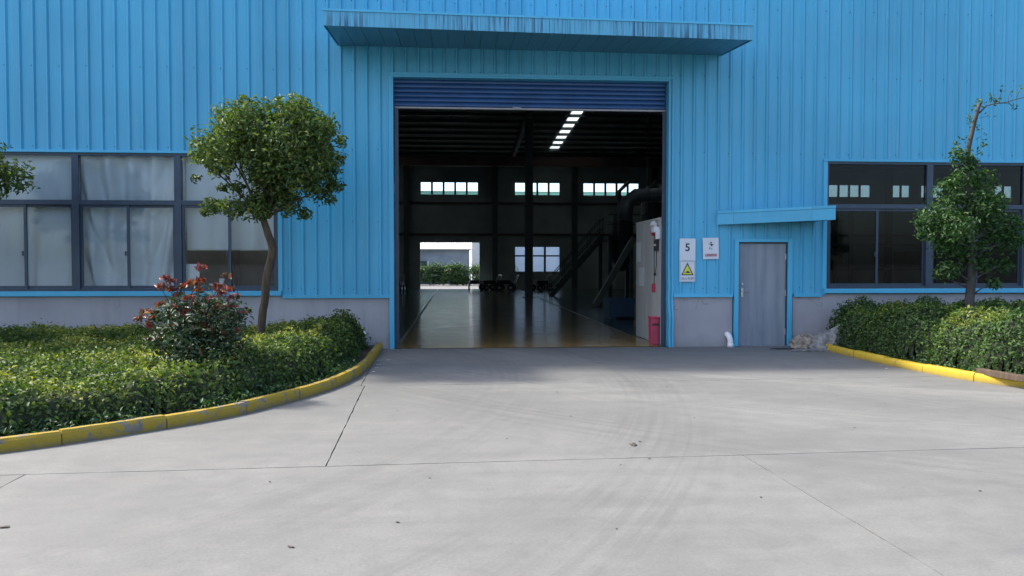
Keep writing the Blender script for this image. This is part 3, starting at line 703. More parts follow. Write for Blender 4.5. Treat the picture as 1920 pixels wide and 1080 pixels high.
def hedge(name, label, line, side, xr, yr, hfun, margin, leafmat, dens, size, seed, aspect=.55):
    poly = [(p.x, p.y) for p in line] + [(xr[0] if side > 0 else xr[1], line[-1].y), (xr[0] if side > 0 else xr[1], 0), (line[0].x, 0)]
    g = .07; xs = np.arange(xr[0], xr[1], g); ys = np.arange(yr[0], yr[1], g); X, Y = np.meshgrid(xs, ys)
    def field(X, Y):
        d = np.where(in_poly(poly, X, Y), line_dist(line, X, Y), -.2) - margin + .12*hnoise(X, Y, 3.0, seed)
        d = np.minimum(d, -Y - .22 + .05*hnoise(X, Y, 4, seed+2)); return d
    D = field(X, Y)
    H = hfun(X, Y) * (1 + .16*hnoise(X, Y, 2.6, seed) + .15*hnoise(X, Y, 5.5, seed+4) + .06*hnoise(X, Y, 12, seed+9))
    Z = np.where(D > 0, .06 + (H-.06) * np.clip(D/.22, 0, 1)**.42, .0)
    root = empty(name, (line[0].x, line[0].y, 0)); tag(root, label, 'hedge')
    ok = D > 0; idx = -np.ones(X.shape, int); q = ok.copy(); 
    q[:-1] |= ok[1:]; q[1:] |= ok[:-1]; q[:, :-1] |= ok[:, 1:]; q[:, 1:] |= ok[:, :-1]
    idx[q] = np.arange(q.sum()); Zq = np.where(ok, Z, .04)
    V = np.stack([X[q], Y[q], Zq[q]], 1); fs = []
    a, b, c, d = idx[:-1, :-1], idx[:-1, 1:], idx[1:, 1:], idx[1:, :-1]; m_ = (a >= 0) & (b >= 0) & (c >= 0) & (d >= 0)
    Q = np.stack([a[m_], b[m_], c[m_], d[m_]], 1)
    off = np.array([line[0].x, line[0].y, 0])
    # leaves: sampled over the mound's faces by area
    A, Bv, Cv, Dv = V[Q[:, 0]], V[Q[:, 1]], V[Q[:, 2]], V[Q[:, 3]]
    nr = np.cross(Cv-A, Dv-Bv); ar = np.linalg.norm(nr, axis=1) / 2; nr = nr / (2*ar[:, None] + 1e-9)
    vis = (A[:, 0] > -11.5) & (A[:, 0] < 13.5); wgt = ar * vis
    n = int(dens * wgt.sum()); pick = RNG.choice(len(Q), n, p=wgt/wgt.sum())
    u, v = RNG.random(n)[:, None], RNG.random(n)[:, None]
    P = (A[pick]*(1-u) + Bv[pick]*u)*(1-v) + (Dv[pick]*(1-u) + Cv[pick]*u)*v
    lift = RNG.normal(.012, .042, n); lift += .05*np.clip(hnoise(P[:, 0], P[:, 1], 9, seed+1), 0, 1)
    P = P + nr[pick]*lift[:, None]; P[:, 2] = np.maximum(P[:, 2], .09)
    Nn = nr[pick]*.75 + RNG.normal(size=(n, 3))*.5 + np.array([0, 0, .35])
    # young shoots yellow in patches; the sunlit top is also put into the colour
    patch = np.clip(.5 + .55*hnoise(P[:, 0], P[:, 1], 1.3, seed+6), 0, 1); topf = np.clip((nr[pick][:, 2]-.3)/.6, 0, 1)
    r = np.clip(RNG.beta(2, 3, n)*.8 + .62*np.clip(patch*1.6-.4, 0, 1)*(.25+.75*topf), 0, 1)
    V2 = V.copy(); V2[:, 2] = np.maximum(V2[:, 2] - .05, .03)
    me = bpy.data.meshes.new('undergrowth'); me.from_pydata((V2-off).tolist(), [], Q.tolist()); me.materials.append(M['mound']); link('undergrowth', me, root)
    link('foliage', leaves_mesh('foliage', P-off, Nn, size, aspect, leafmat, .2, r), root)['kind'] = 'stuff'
    # stray sprigs above the clipped top
    ns = 70; k = RNG.choice(n, ns*3); k = [i for i in k if P[i, 2] > hfun(P[i:i+1, 0], P[i:i+1, 1])[0]*.9][:ns]
    SP, SN = [], []; st = MB()
    for i in k:
        h_ = RNG.uniform(.05, .17); b0 = P[i]; tip = b0 + np.array([RNG.normal(0, .03), RNG.normal(0, .03), h_])
        st.tube([b0-off, tip-off], [.004, .002], 4, False)
        for f in np.linspace(.2, 1, 6): 
            p_ = b0 + (tip-b0)*f; SP.append(p_ + RNG.normal(0, .022, 3)); SN.append(RNG.normal(size=3)*.6 + np.array([0, 0, .6]))
    st.build('sprig_stems', M['bark'], root, kind='stuff'); link('sprigs', leaves_mesh('sprigs', np.array(SP)-off, np.array(SN), size*.95, aspect, leafmat, .5), root)['kind'] = 'stuff'
    return root
def h_left(X, Y): return .40 + .26*np.clip((X+3.4)/1.6, 0, 1) + .05*np.clip((Y+3)/3, 0, 1)
def h_right(X, Y): return .80 + .0*X
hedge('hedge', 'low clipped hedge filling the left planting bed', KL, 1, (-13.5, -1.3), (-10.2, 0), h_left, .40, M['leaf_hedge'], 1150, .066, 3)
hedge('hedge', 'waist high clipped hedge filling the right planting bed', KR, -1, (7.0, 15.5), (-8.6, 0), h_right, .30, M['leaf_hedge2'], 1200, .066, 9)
# weeds along the kerbs
def weeds(name, label, line, side, n, smin, smax, d0, d1, hmax, seed):
    pts = resample(line, .05); pts = pts[int(len(pts)*smin):int(len(pts)*smax)]; P, Nn = [], []
    rr = np.random.default_rng(seed)
    for _ in range(n):
        i = rr.integers(1, len(pts)-1); t = (pts[i+1]-pts[i-1]).normalized(); nn = Vector((t.y, -t.x, 0))*side
        if math.sin(i*.13+seed) + rr.normal(0, .5) < -.5: continue
        c = pts[i] + nn*rr.uniform(d0, d1); h_ = rr.uniform(.03, hmax)
        for k in range(7):
            P.append((c.x+rr.normal(0, .05), c.y+rr.normal(0, .05), .085+h_*rr.random())); Nn.append(rr.normal(size=3)*.6+np.array([0, 0, .7]))
    o = link(name, leaves_mesh(name, np.array(P), np.array(Nn), .065, .42, M['leaf_weed'], .5)); tag(o, label, 'weeds', kind='stuff')
weeds('weeds', 'low green weeds along the left kerb', KL, 1, 900, .15, .85, .16, .5, .16, 4)
weeds('weeds', 'low green weeds along the right kerb', KR, -1, 420, .1, .8, .16, .42, .14, 9)

# ------------------------------------------------------------------ trees
def branch_pts(a, b, bow=.12, n=5):
    a = Vector(a); b = Vector(b); out = []
    side = Vector((random.uniform(-1,1), random.uniform(-1,1), random.uniform(.2,1))) * bow * (b-a).length
    for i in range(n+1): t = i/n; out.append(a.lerp(b, t) + side*math.sin(math.pi*t))
    return out
def tree(label, trunk_px, trunk_r, blobs_px, Yt, depth, leafmat, bark, dens, size, seed, extra=None):
    random.seed(seed); ppm = F / (Yt + 16.1)
    base = at(*trunk_px[0], Yt); base.z = .06
    root = empty('broadleaf_tree', base); tag(root, label, 'tree', 'trees in the planting beds')
    tp = [Vector((0, 0, 0))] + [at(px, py, Yt + oy) - base for px, py, oy in [(p[0], p[1], p[2] if len(p) > 2 else 0) for p in trunk_px[1:]]]
    fine = []
    for i in range(len(tp)-1):
        p0, p1, p2, p3 = tp[max(i-1,0)], tp[i], tp[i+1], tp[min(i+2,len(tp)-1)]
        for k in range(5):
            t = k/5; fine.append(.5*((2*p1)+(p2-p0)*t+(2*p0-5*p1+4*p2-p3)*t*t+(3*p1-p0-3*p2+p3)*t**3))
    fine.append(tp[-1]); rads = np.interp(np.linspace(0, 1, len(fine)), np.linspace(0, 1, len(trunk_r)), trunk_r)
    MB().tube(fine, list(rads), 12, jit=.05).build('trunk', bark, root, smooth=True)
    fork = tp[-1]; blobs = []
    for (px, py, rp, *o) in blobs_px:
        for s in ((-1, 1) if rp > 36 else (0,)):
            oy = s*depth*random.uniform(.35, 1.0)*min(1, rp/55) + random.uniform(-.15, .15)*depth + (o[0] if o else 0)
            c = at(px + random.uniform(-8, 8), py + random.uniform(-8, 8), Yt + oy) - base; r = rp/ppm*random.uniform(.85, 1.0)
            blobs.append((tuple(c), (r, r, r*.85)))
    for bi, (c, r) in enumerate(blobs):
        if bi % 2 and extra is None: continue
        c = Vector(c); st = fork if extra is None else min(fine[4:], key=lambda q: abs(q.z - (c.z - .25)))
        L = (c - st).length; pts = branch_pts(st, c, .1)
        MB().tube(pts, list(np.linspace(min(.03, .012+L*.011), .005, len(pts))), 6).build('branch', bark, root, smooth=True)
        for k in range(3):
            e = c + Vector((random.gauss(0, 1), random.gauss(0, 1), random.gauss(0, .7))).normalized()*r[0]*.8
            MB().tube(branch_pts(c.lerp(st, .25), e, .1, 3), [.008, .006, .004, .003], 4).build('twig', bark, root)
    P, Nn = blob_leaves(blobs, dens)
    zz = (P[:, 2]-P[:, 2].min())/np.ptp(P[:, 2])
    r = np.clip(RNG.beta(2, 3, len(P)) + .25*(RNG.random(len(P)) < .12), 0, 1)
    link('crown', leaves_mesh('crown', P, Nn, size, .42, leafmat, -.55, r), root)['kind'] = 'stuff'
    return root, base, blobs
TB1 = [(440,228,42),(498,212,36),(556,214,38),(600,240,40),(408,272,42),(466,270,50),(536,266,55),(590,290,46),(622,318,28),(405,318,26),(500,318,42),(556,328,46),(602,345,36),(628,352,16),(624,372,11),
       (520,372,34),(492,396,22,-.25),(508,388,20,.3),(404,392,22),(440,388,28),(474,380,22),(548,388,28),(570,396,16),(572,192,10),(632,268,14),(376,296,12),(390,404,10),(446,348,15),(424,356,12),(640,300,9),(365,330,9),(520,186,11),(452,190,13)]
t1, base1, bl1 = tree('round crowned green tree with bent trunk before the curtained window', [(488,700),(491,600),(497,560),(500,520),(511,470),(503,440),(494,412)], [.072,.066,.064,.066,.07,.06,.055], TB1, -2.6, .75, M['leaf_tree'], M['bark'], 5200, .098, 5)
t0 = copy_tree(t1); t0.location = (-8.05, -2.75, .0); t0.rotation_euler = (0, 0, R(165)); t0.scale = (1.0, 1.0, .91)
tag(t0, 'green tree cut off by the left picture edge', 'tree', 'trees in the planting beds')
TB2 = [(1796,292,20),(1826,300,14),(1812,326,28),(1776,352,26),(1842,342,28),(1790,385,36),(1846,392,38),(1748,408,32),(1800,432,38),(1862,428,34),(1894,420,28),(1772,462,28),(1828,468,34),(1882,462,26),(1908,456,20),(1784,505,22),(1838,502,24),(1880,498,20),(1764,520,12),(1738,446,22),(1808,572,16),(1798,590,12),(1856,528,14)]
t2, base2, bl2 = tree('lopped tree with bare pale trunk top before the dark window', [(1812,690),(1816,590),(1821,530),(1824,480),(1818,400),(1814,300),(1822,250),(1836,195)], [.085,.08,.07,.06,.05,.042,.036,.031], TB2, -3.1, .55, M['leaf_rtree'], M['barkr'], 5600, .09, 21, extra=True)
def px2(px, py, oy=0): return at(px, py, -3.1 + oy) - base2
m_ = MB().tube([px2(1836,212), px2(1850,198), px2(1866,194,-.05), px2(1886,192,-.1), px2(1906,186,-.1), px2(1932,180,-.1), px2(1975,178,-.1)], [.014,.012,.010,.009,.008,.007,.004], 6)
m_.build('branch', M['barkr'], t2, smooth=True)
tw = MB(); lp = []
for a, b in (((1874,194),(1880,166)),((1874,194),(1900,198)),((1890,191),(1898,170)),((1905,187),(1914,166)),((1856,197),(1858,186)),((1836,222),(1856,218)),((1890,191),(1902,206)),((1838,235),(1828,232)),((1830,262),(1842,256))):
    tw.tube(branch_pts(px2(*a), px2(*b), .1, 3), [.006,.005,.004,.003], 4)
    for k in range(4): lp.append(px2(b[0]+random.gauss(0, 4), b[1]+random.gauss(0, 4)))
for cx, cy, n in ((1835,188,14),(1843,196,8),(1828,202,5),(1821,222,10),(1819,230,8),(1832,244,6),(1858,178,5),(1866,190,8),(1870,187,6),(1818,258,8),(1842,270,10),(1835,285,12),(1803,262,8),(1796,272,14)):
    for k in range(n): lp.append(px2(cx+random.gauss(0, 4), cy+random.gauss(0, 4), random.gauss(0, .06)))
tw.build('twig', M['barkr'], t2)
lp = np.array([tuple(v) for v in lp]); link('leaf_tufts', leaves_mesh('leaf_tufts', lp, RNG.normal(size=lp.shape)+np.array([0,-.3,.3]), .07, .42, M['leaf_rtree'], 0), t2)['kind'] = 'stuff'

# ------------------------------------------------------------------ red-tipped shrub
random.seed(31)
sb = at(372, 690, -5.8); sb.z = .06
sh = empty('flowering_shrub', sb); tag(sh, 'dark green shrub with red young leaves rising from the hedge', 'shrub')
def px3(px, py, oy=0): return at(px, py, -5.8 + oy) - sb
SB = [(330,580,26),(380,568,28),(425,580,24),(300,600,26),(350,600,48),(410,600,44),(445,600,22),(330,640,42),(385,645,52),(425,640,34),(300,640,26),(350,675,40),(405,680,40),(440,660,24),(455,590,12)]
bl = []
for (x, y, r) in SB:
    for s in ((-1, 1) if r > 30 else (0,)):
        c = px3(x, y, s*random.uniform(.15, .35)); rr = r/145; bl.append((tuple(c), (rr, rr, rr*.9)))
P, Nn = blob_leaves(bl, 2700, .6); Nn += np.array([0, 0, .25])
link('foliage', leaves_mesh('foliage', P, Nn, .088, .40, M['leaf_photinia'], .55), sh)['kind'] = 'stuff'
RP, RN, GP, GN = [], [], [], []; st = MB()
tips = [(340,630,.5),(300,650,.3),(420,625,.4),(365,640,.35),(445,620,.3),(325,612,.6),(405,640,.2),(280,640,.4),(350,605,.7),(392,592,.6),(375,530,.8),(345,540,.8),(320,530,.9),(435,575,.5),(310,525,1),(302,540,1),(322,545,1),(335,555,.4),(372,548,1),(360,535,1),(378,505,.8),(408,540,1),(415,552,1),(430,545,.7),(425,520,0.3),(262,600,.7),(280,612,.8),(270,590,.5),(285,588,.6),(345,590,1),(380,610,.6),(318,600,.6),(300,575,.5),(395,565,.7),(355,560,.9),(440,560,.4),(452,590,.3),(462,585,.25),(388,620,.3),(330,580,.9),(368,575,.8),(410,580,.6),(420,600,.3),(290,600,.4)]
for (x, y, red) in tips:
    oy = random.uniform(-.35, .1); c = px3(x, y, oy); b0 = px3(360 + (x-360)*.5, y + 60, oy*.3)
    st.tube([b0, b0.lerp(c, .6) + Vector((0, 0, .02)), c], [.006, .005, .003], 5, False)
    for k in range(15):
        a = random.uniform(0, 6.28); el = random.uniform(.1, 1.0); d = Vector((math.cos(a)*math.cos(el), math.sin(a)*math.cos(el), math.sin(el)))
        q = c + d*.055; n_ = d.cross(Vector((random.gauss(0,1), random.gauss(0,1), random.gauss(0,1)))).normalized()
        (RP if random.random() < red else GP).append(tuple(q)); (RN if len(RP)+len(GP) > len(RN)+len(GN) and False else None)
def whorl(pts): 
    p = np.array(pts); return p, RNG.normal(size=p.shape)*.7 + np.array([0, -.35, .25])
link('red_leaves', leaves_mesh('red_leaves', *whorl(RP), .105, .40, M['leaf_red'], 1.0), sh); link('shoot_leaves', leaves_mesh('shoot_leaves', *whorl(GP), .085, .4, M['leaf_photinia'], 1.0), sh)
for k in range(9):
    a = px3(372 + random.uniform(-12, 12), 720, random.uniform(-.1, .1)); a.z = 0; b_ = px3(*random.choice(SB)[:2], random.uniform(-.25, .25))
    st.tube(branch_pts(a, b_, .06), [.014, .013, .011, .009, .007, .005], 6)
st.build('stems', M['bark'], sh)

# ------------------------------------------------------------------ things by the door
M['pvc'] = simple('white_pvc', (.72, .73, .74), .4, 0, .08, 8); M['red'] = simple('red_enamel', (.50, .03, .07), .35, 0, .12, 5); M['pinkred'] = simple('faded_red_enamel', (.40, .045, .085), .4, 0, .1, 5)
M['black'] = simple('black_plastic', (.015, .016, .018), .4); M['cream'] = None
dp = MB().tube([(5.60, .0, .40), (5.595, -.02, .36)] + [(5.585, -.045 + .0, .30), (5.59, -.075, .22), (5.605, -.085, .12), (5.605, -.085, .002)], [.052, .055, .056, .056, .056, .056], 16)
dp = MB().tube([(5.575, .03, .25), (5.575, -.0, .248), (5.58, -.045, .235), (5.59, -.075, .205), (5.605, -.09, .155), (5.61, -.092, .09), (5.61, -.092, .0)], .058, 16)
dp.tube([(5.61, -.092, .0), (5.61, -.092, .07)], .067, 16)
tag(dp.build('drain_pipe', M['pvc'], None, smooth=True), 'short white plastic drain elbow at the wall beside the side door', 'pipe')
# stub of pipe at the hedge's end
m_ = MB().tube([(-1.86, .02, .31), (-1.86, -.16, .31)], .068, 18); m_ = m_.build('waste_pipe', M['pvc'], None, smooth=True); tag(m_, 'round white pipe end poking out beside the left hedge', 'pipe')
MB().disc((-1.86, -.163, .31), .055, 'Y', 18, .012).build('pipe_opening', M['black'], m_); MB().bar((-1.90, -.171, .27), (-1.82, -.171, .35), .018, .01).build('cross_bar', M['pvc'], m_)
def cloth(cname, c1, c2, rough, sc):
    t = NT(cname); P = t.pos(); n1 = t.noise(P, sc, 5, .6, .5); n2 = t.noise(P, 70, 2)
    return t.done(t.principled(t.ramp(n1, [(.35, c1), (.65, c2)]), rough, 0, t.bump(t.math('ADD', n1, t.math('MULTIPLY', n2, .1)), .6, .015), .4))
M['sack'] = cloth('dirty_woven_sack', (.13, .10, .075), (.34, .30, .24), .85, 14); M['plastic'] = cloth('dusty_plastic_film', (.14, .14, .135), (.27, .265, .26), .5, 9)
def crumple(name, label, c, r, mat, seed, ridg=.28, peak=None, cat='sack'):
    n, m2 = 56, 28; vs = []
    for k in range(m2 + 1):
        ph = math.pi*k/m2
        for i in range(n):
            a = 2*math.pi*i/n; d = Vector((math.sin(ph)*math.cos(a), math.sin(ph)*math.sin(a), math.cos(ph)))
            f = 1 + ridg*(1 - 2*abs(mnoise.noise(d*2.1 + Vector((seed, 0, 0))))) - ridg*.6 + .16*(1 - 2*abs(mnoise.noise(d*5.3 + Vector((0, seed, 0))))) + .07*mnoise.noise(d*13)
            p = Vector((d.x*r[0]*f, d.y*r[1]*f, max(d.z, -.25)*r[2]*f))
            if peak: p += Vector(peak[0])*math.exp(-((d - Vector(peak[1]).normalized()).length/.42)**2)
            p.z = max(p.z, -.0) if k < m2 else 0
            vs.append(p)
    fs = [(k*n+i, (k+1)*n+i, (k+1)*n+(i+1)%n, k*n+(i+1)%n) for k in range(m2) for i in range(n)]
    o = MB().add(vs, fs).build(name, mat, None, smooth=True, loc=c); tag(o, label, cat); return o
crumple('rubbish_sack', 'dirty cream woven sack slumped beside the side door', (7.06, -.42, .004), (.30, .22, .25), M['sack'], 3.1)
crumple('rubbish_sack', 'grey crumpled plastic sack heaped against the right hedge', (7.50, -.75, .004), (.46, .3, .31), M['plastic'], 7.7, .34, ((.04, .02, .16), (.25, .1, 1)))
crumple('plastic_sheet', 'flat dusty plastic sheet lying under the sacks', (7.12, -.95, .003), (.52, .13, .035), M['plastic'], 12.3, .3, cat='sheet')
M['yellowrag'] = simple('ochre_rag', (.45, .25, .04), .8)
crumple('rag', 'small ochre rag lying on the sacks', (7.27, -.42, .225), (.085, .06, .025), M['yellowrag'], 17, .3, cat='rag')
wr = MB(); random.seed(4)
for k in range(5):
    c = Vector((6.32 + k*.07, -.62 + random.uniform(-.06, .06), .006)); pts = [c + Vector((math.cos(a)*random.uniform(.08, .16), math.sin(a)*.05, random.uniform(.0, .018))) for a in np.linspace(0, 5, 10)]
    wr.tube(pts, .005, 5)
tag(wr.build('wire_tangle', M['black'], None), 'tangle of thin dark wire on the ground before the side door', 'wire')
# old timber behind the right kerb
M['timber'] = bark_mat('rotten_timber', (.07, .05, .036), (.15, .11, .08))
pa, pb = gr(1812, 700, .12), gr(1935, 722, .12)
d_ = (pb - pa).normalized(); nn = Vector((-d_.y, d_.x, 0)); nn = nn if nn.y > 0 else -nn
m_ = MB().bar(Vector((0,0,.15)), Vector((pb.x-pa.x, pb.y-pa.y, .15)), .10, .085)
tag(m_.build('timber_beam', M['timber'], None, loc=(pa.x+nn.x*.2, pa.y+nn.y*.2, 0), bevel=.008), 'old brown timber lying behind the right yellow kerb', 'timber')
# litter and dead leaves
M['deadleaf'] = simple('dead_leaf', (.055, .045, .035), .8, 0, .3, 20); M['paper'] = simple('litter_paper', (.62, .60, .56), .8)
random.seed(77)
def scrap(name, label, px, py, s, mat, group, cat, z=.004):
    p = gr(px, py, z); n = 7; v0 = [(math.cos(a)*s*random.uniform(.5, 1), math.sin(a)*s*random.uniform(.35, .8), random.uniform(0, s*.22)) for a in np.linspace(0, 5.4, n)]
    vs = [(0, 0, s*.12)] + v0; fs = [(0, i+1, (i+1) % n + 1) for i in range(n)]
    o = MB().add(vs, fs).build(name, mat, None, loc=(p.x, p.y, z)); o.rotation_euler = (0, 0, random.uniform(0, 6))
    so = o.modifiers.new('thickness', 'SOLIDIFY'); so.thickness = .002; tag(o, label, cat, group); return o
big = scrap('dead_leaf', 'largest curled dark dead leaf on the concrete, right of centre', 1187, 834, .065, M['deadleaf'], None, 'leaf'); scrap('dead_leaf', 'small dark leaf beside the largest curled leaf', 1199, 828, .025, M['deadleaf'], None, 'leaf')
for px, py in ((1602,802),(1070,780),(1408,703),(1250,725),(1570,742),(1164,871),(1218,860),(1427,932),(1156,991),(745,979),(1302,783),(1250,708),(950,822),(506,903),(745,770),(806,896),(1045,735),(1660,757),(1838,920),(820,705),(770,690),(752,682),(905,668),(790,700)):
    scrap('dead_leaf', 'tiny dark dead leaf scattered on the concrete', px, py, random.uniform(.009, .02), M['deadleaf'], 'scattered dead leaves', 'leaf')
scrap('leaf_smudge', 'dark scrap at the left picture edge on the concrete', 8, 988, .05, M['deadleaf'], None, 'litter'); scrap('dead_leaf', 'flat dark leaf on the concrete left of centre', 545, 1025, .03, M['deadleaf'], None, 'leaf')
for px, py, s in ((706,690,.05),(711,684,.06),(709,676,.05),(700,697,.045)): scrap('litter', 'crumpled pale paper scrap at the end of the left kerb', px, py, s, M['paper'], 'paper scraps by the left kerb', 'litter')
scrap('litter', 'white flat scrap on the concrete near the left jamb', 729, 675, .06, M['paper'], None, 'litter'); scrap('litter', 'white scrap on the concrete beside the right kerb', 1662, 691, .05, M['paper'], None, 'litter')
pc = gr(1853, 690, .17); tag(MB().tube([(-.035, 0, 0), (0, 0, .012), (.045, .01, .0)], [.03, .036, .026], 10).build('litter', M['pvc'], None, loc=(pc.x, pc.y+.12, .20)), 'white crushed cup lying behind the right kerb', 'litter')

# ------------------------------------------------------------------ inside: partition, bin and fittings by the entrance
def part_mat():
    t = NT('grey_partition_panel'); P = t.pos(); r_ = t.noise(t.mapping(P, (3, 3, .4)), 1.4, 5); 
    return t.done(t.principled(t.ramp(r_, [(.3, (.36, .36, .34)), (.7, (.52, .52, .49))]), .5, 0, None, .4))
M['partition'] = part_mat()
PX = 4.245
pw = MB().box(PX, PX + .09, .30, 1.45, .012, 2.62).box(PX, PX + .09, 1.456, 2.55, .012, 2.62).build('partition_wall', M['partition'], None); tag(pw, 'off white panel partition just inside the entrance on the right', 'partition')
box_obj('top_rail', M['partition'], pw, PX - .012, PX + .102, .29, 2.56, 2.622, 2.67)
box_obj('return_panel', M['partition'], pw, PX + .092, PX + 3.6, 2.46, 2.55, .012, 2.62)
bell = MB().disc((PX - .03, .78, 2.38), .085, 'X', 18, .06); bell.disc((PX - .07, .78, 2.38), .06, 'X', 18, .03)
tag(bell.build('alarm_bell', M['red'], None, smooth=False, bevel=.006), 'round red alarm bell high on the partition', 'bell')
lamp = MB().box(PX - .11, PX - .002, .42, .68, 2.36, 2.48); lamp = lamp.build('emergency_light', M['pvc'], None, bevel=.008); tag(lamp, 'white twin head emergency light above the partition fittings', 'lamp')
for yy in (.48, .62): MB().tube([(PX - .06, yy, 2.48), (PX - .06, yy, 2.53), (PX - .12, yy - .01, 2.56)], [.02, .035, .05], 12).build('lamp_head', M['pvc'], lamp)
e1 = MB().box(PX - .09, PX - .002, .31, .40, 2.22, 2.42).build('junction_box', M['pvc'], None, bevel=.006); tag(e1, 'small white junction box at the partition edge', 'box')
sw = MB().box(PX - .06, PX - .002, .42, .66, 1.98, 2.22).build('control_box', M['black'], None, bevel=.006); tag(sw, 'black roller shutter control box on the partition', 'box')
for k in range(3): MB().disc((PX - .064, .48 + k*.06, 2.1), .018, 'X', 10, .012).build('button', M['pvc'], sw)
cp = MB().box(PX - .05, PX - .002, .70, .84, 1.10, 1.28).build('call_point', M['red'], None, bevel=.006); tag(cp, 'small red fire alarm call point on the partition', 'call point')
tag(MB().tube([(PX - .015, .79, 2.3), (PX - .015, .78, 1.8), (PX - .015, .77, 1.28)], .008, 6).build('cable', M['frame'], None), 'grey cable running from bell to call point', 'cable')
tag(MB().tube([(PX - .015, .6, 1.98), (PX - .012, .59, 1.7), (PX - .02, .66, 1.5)], .007, 6).disc((PX - .03, .66, 1.48), .025, 'X', 10, .04).build('pendant_switch', M['black'], None), 'small black pendant switch hanging on the partition', 'switch')
for i, (y0, y1, z0, z1, l) in enumerate(((2.1, 2.5, 1.75, 2.2, 'upper pale notice sheet on the partition'), (1.75, 2.2, 1.2, 1.62, 'lower pale notice sheet on the partition'))):
    tag(box_obj('notice', M['signw'], None, PX - .01, PX - .002, y0, y1, z0, z1), l, 'notice')
bn = MB(); bx0, bx1, by0, by1 = 4.055, 4.232, .30, .56
vs = [(bx0 + .012, by0 + .01, .015), (bx1 - .005, by0 + .01, .015), (bx1 - .005, by1 - .01, .015), (bx0 + .012, by1 - .01, .015), (bx0, by0, .56), (bx1, by0, .56), (bx1, by1, .56), (bx0, by1, .56)]
bo = bn.add(vs, [(0,3,2,1),(4,5,6,7),(0,1,5,4),(1,2,6,5),(2,3,7,6),(3,0,4,7)]).build('waste_bin', M['pinkred'], None, bevel=.008); tag(bo, 'red upright bin standing inside the right jamb', 'bin')
MB().box(bx0 - .012, bx1 + .008, by0 - .012, by1 + .012, .561, .60).build('lid', M['red'], bo, bevel=.01)
MB().box(bx0 + .02, bx1 - .02, by0 - .012, by0 - .001, .42, .46).build('handle_slot', M['black'], bo); MB().box(bx0 - .004, bx0 + .03, by0 - .008, by0 + .1, .06, .5).build('side_strip', M['red'], bo)

# things on the ledge behind the half-curtained window
lg = box_obj('window_ledge', M['partition'], B, -5.38, -3.52, .11, .42, 1.16, 1.20)
def on(px, py): return at(px, py, .15)
a = on(349, 522); b = on(372, 491)
pb_ = box_obj('paper_board', M['pvc'], None, a.x, b.x + .02, .135, .15, 1.36, 1.70); tag(pb_, 'white board leaning behind the glass above the red shrub', 'board')
box_obj('stand', M['black'], pb_, a.x + .06, b.x - .06, .152, .19, 1.201, 1.5)
a = on(397, 530); tag(MB().tube([(a.x, .18, 1.201), (a.x, .18, 1.29), (a.x, .18, 1.31)], [.055, .062, .065], 14).build('tub', M['pvc'], None), 'short white tub on the window ledge', 'tub')
a = on(415, 525); tag(MB().tube([(a.x, .18, 1.201), (a.x, .18, 1.39), (a.x, .18, 1.41)], [.045, .052, .048], 14).build('cup', M['pvc'], None), 'tall white cup on the window ledge', 'cup')

# ------------------------------------------------------------------ inside: machinery and stock in the gloom
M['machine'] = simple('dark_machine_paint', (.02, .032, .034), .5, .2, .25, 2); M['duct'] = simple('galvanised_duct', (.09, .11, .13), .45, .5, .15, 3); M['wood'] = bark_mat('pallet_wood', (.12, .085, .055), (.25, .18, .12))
M['bluebox'] = simple('blue_plastic_box', (.012, .04, .085), .45); M['rubber'] = simple('black_rubber', (.012, .012, .012), .7); M['gold'] = simple('pale_beam_paint', (.06, .075, .07), .5)
stz = empty('stair_flight', (0, 0, 0)); tag(stz, 'steel stair with handrails rising beside the machine in the hall', 'stair')
S0 = Vector((5.0, 26.0, .02)); S1 = Vector((7.7, 26.0, 3.1)); stz.location = S0
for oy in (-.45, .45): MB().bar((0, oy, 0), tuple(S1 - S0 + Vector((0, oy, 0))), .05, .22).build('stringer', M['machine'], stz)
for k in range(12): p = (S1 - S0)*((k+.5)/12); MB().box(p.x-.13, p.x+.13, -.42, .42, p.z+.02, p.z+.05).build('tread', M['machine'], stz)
for oy in (-.45, .45):
    for hh in (.5, 1.0): MB().bar((0, oy, hh), tuple(S1 - S0 + Vector((0, oy, hh))), .045, .045).build('handrail', M['machine'], stz)
    for k in range(5): p = (S1 - S0)*(k/4); MB().bar((p.x, oy, p.z), (p.x, oy, p.z + 1.0), .045, .045).build('baluster', M['machine'], stz)
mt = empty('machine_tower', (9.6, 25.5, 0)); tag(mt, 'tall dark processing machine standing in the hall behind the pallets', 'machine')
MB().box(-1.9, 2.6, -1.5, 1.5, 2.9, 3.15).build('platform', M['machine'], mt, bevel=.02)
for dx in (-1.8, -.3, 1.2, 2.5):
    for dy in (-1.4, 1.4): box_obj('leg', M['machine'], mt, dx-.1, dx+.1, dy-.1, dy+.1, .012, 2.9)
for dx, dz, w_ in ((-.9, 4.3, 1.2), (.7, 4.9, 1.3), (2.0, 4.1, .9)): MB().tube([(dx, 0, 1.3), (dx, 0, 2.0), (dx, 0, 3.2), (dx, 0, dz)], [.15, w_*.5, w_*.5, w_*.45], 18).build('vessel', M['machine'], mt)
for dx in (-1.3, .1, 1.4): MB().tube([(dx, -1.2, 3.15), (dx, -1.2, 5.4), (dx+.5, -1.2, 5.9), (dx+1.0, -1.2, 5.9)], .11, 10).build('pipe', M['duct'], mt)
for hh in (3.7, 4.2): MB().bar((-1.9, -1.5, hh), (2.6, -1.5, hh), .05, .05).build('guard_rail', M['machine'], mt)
dc = empty('air_duct', (6.9, 10.0, 0)); tag(dc, 'bent galvanised air duct hanging above the partition', 'duct')
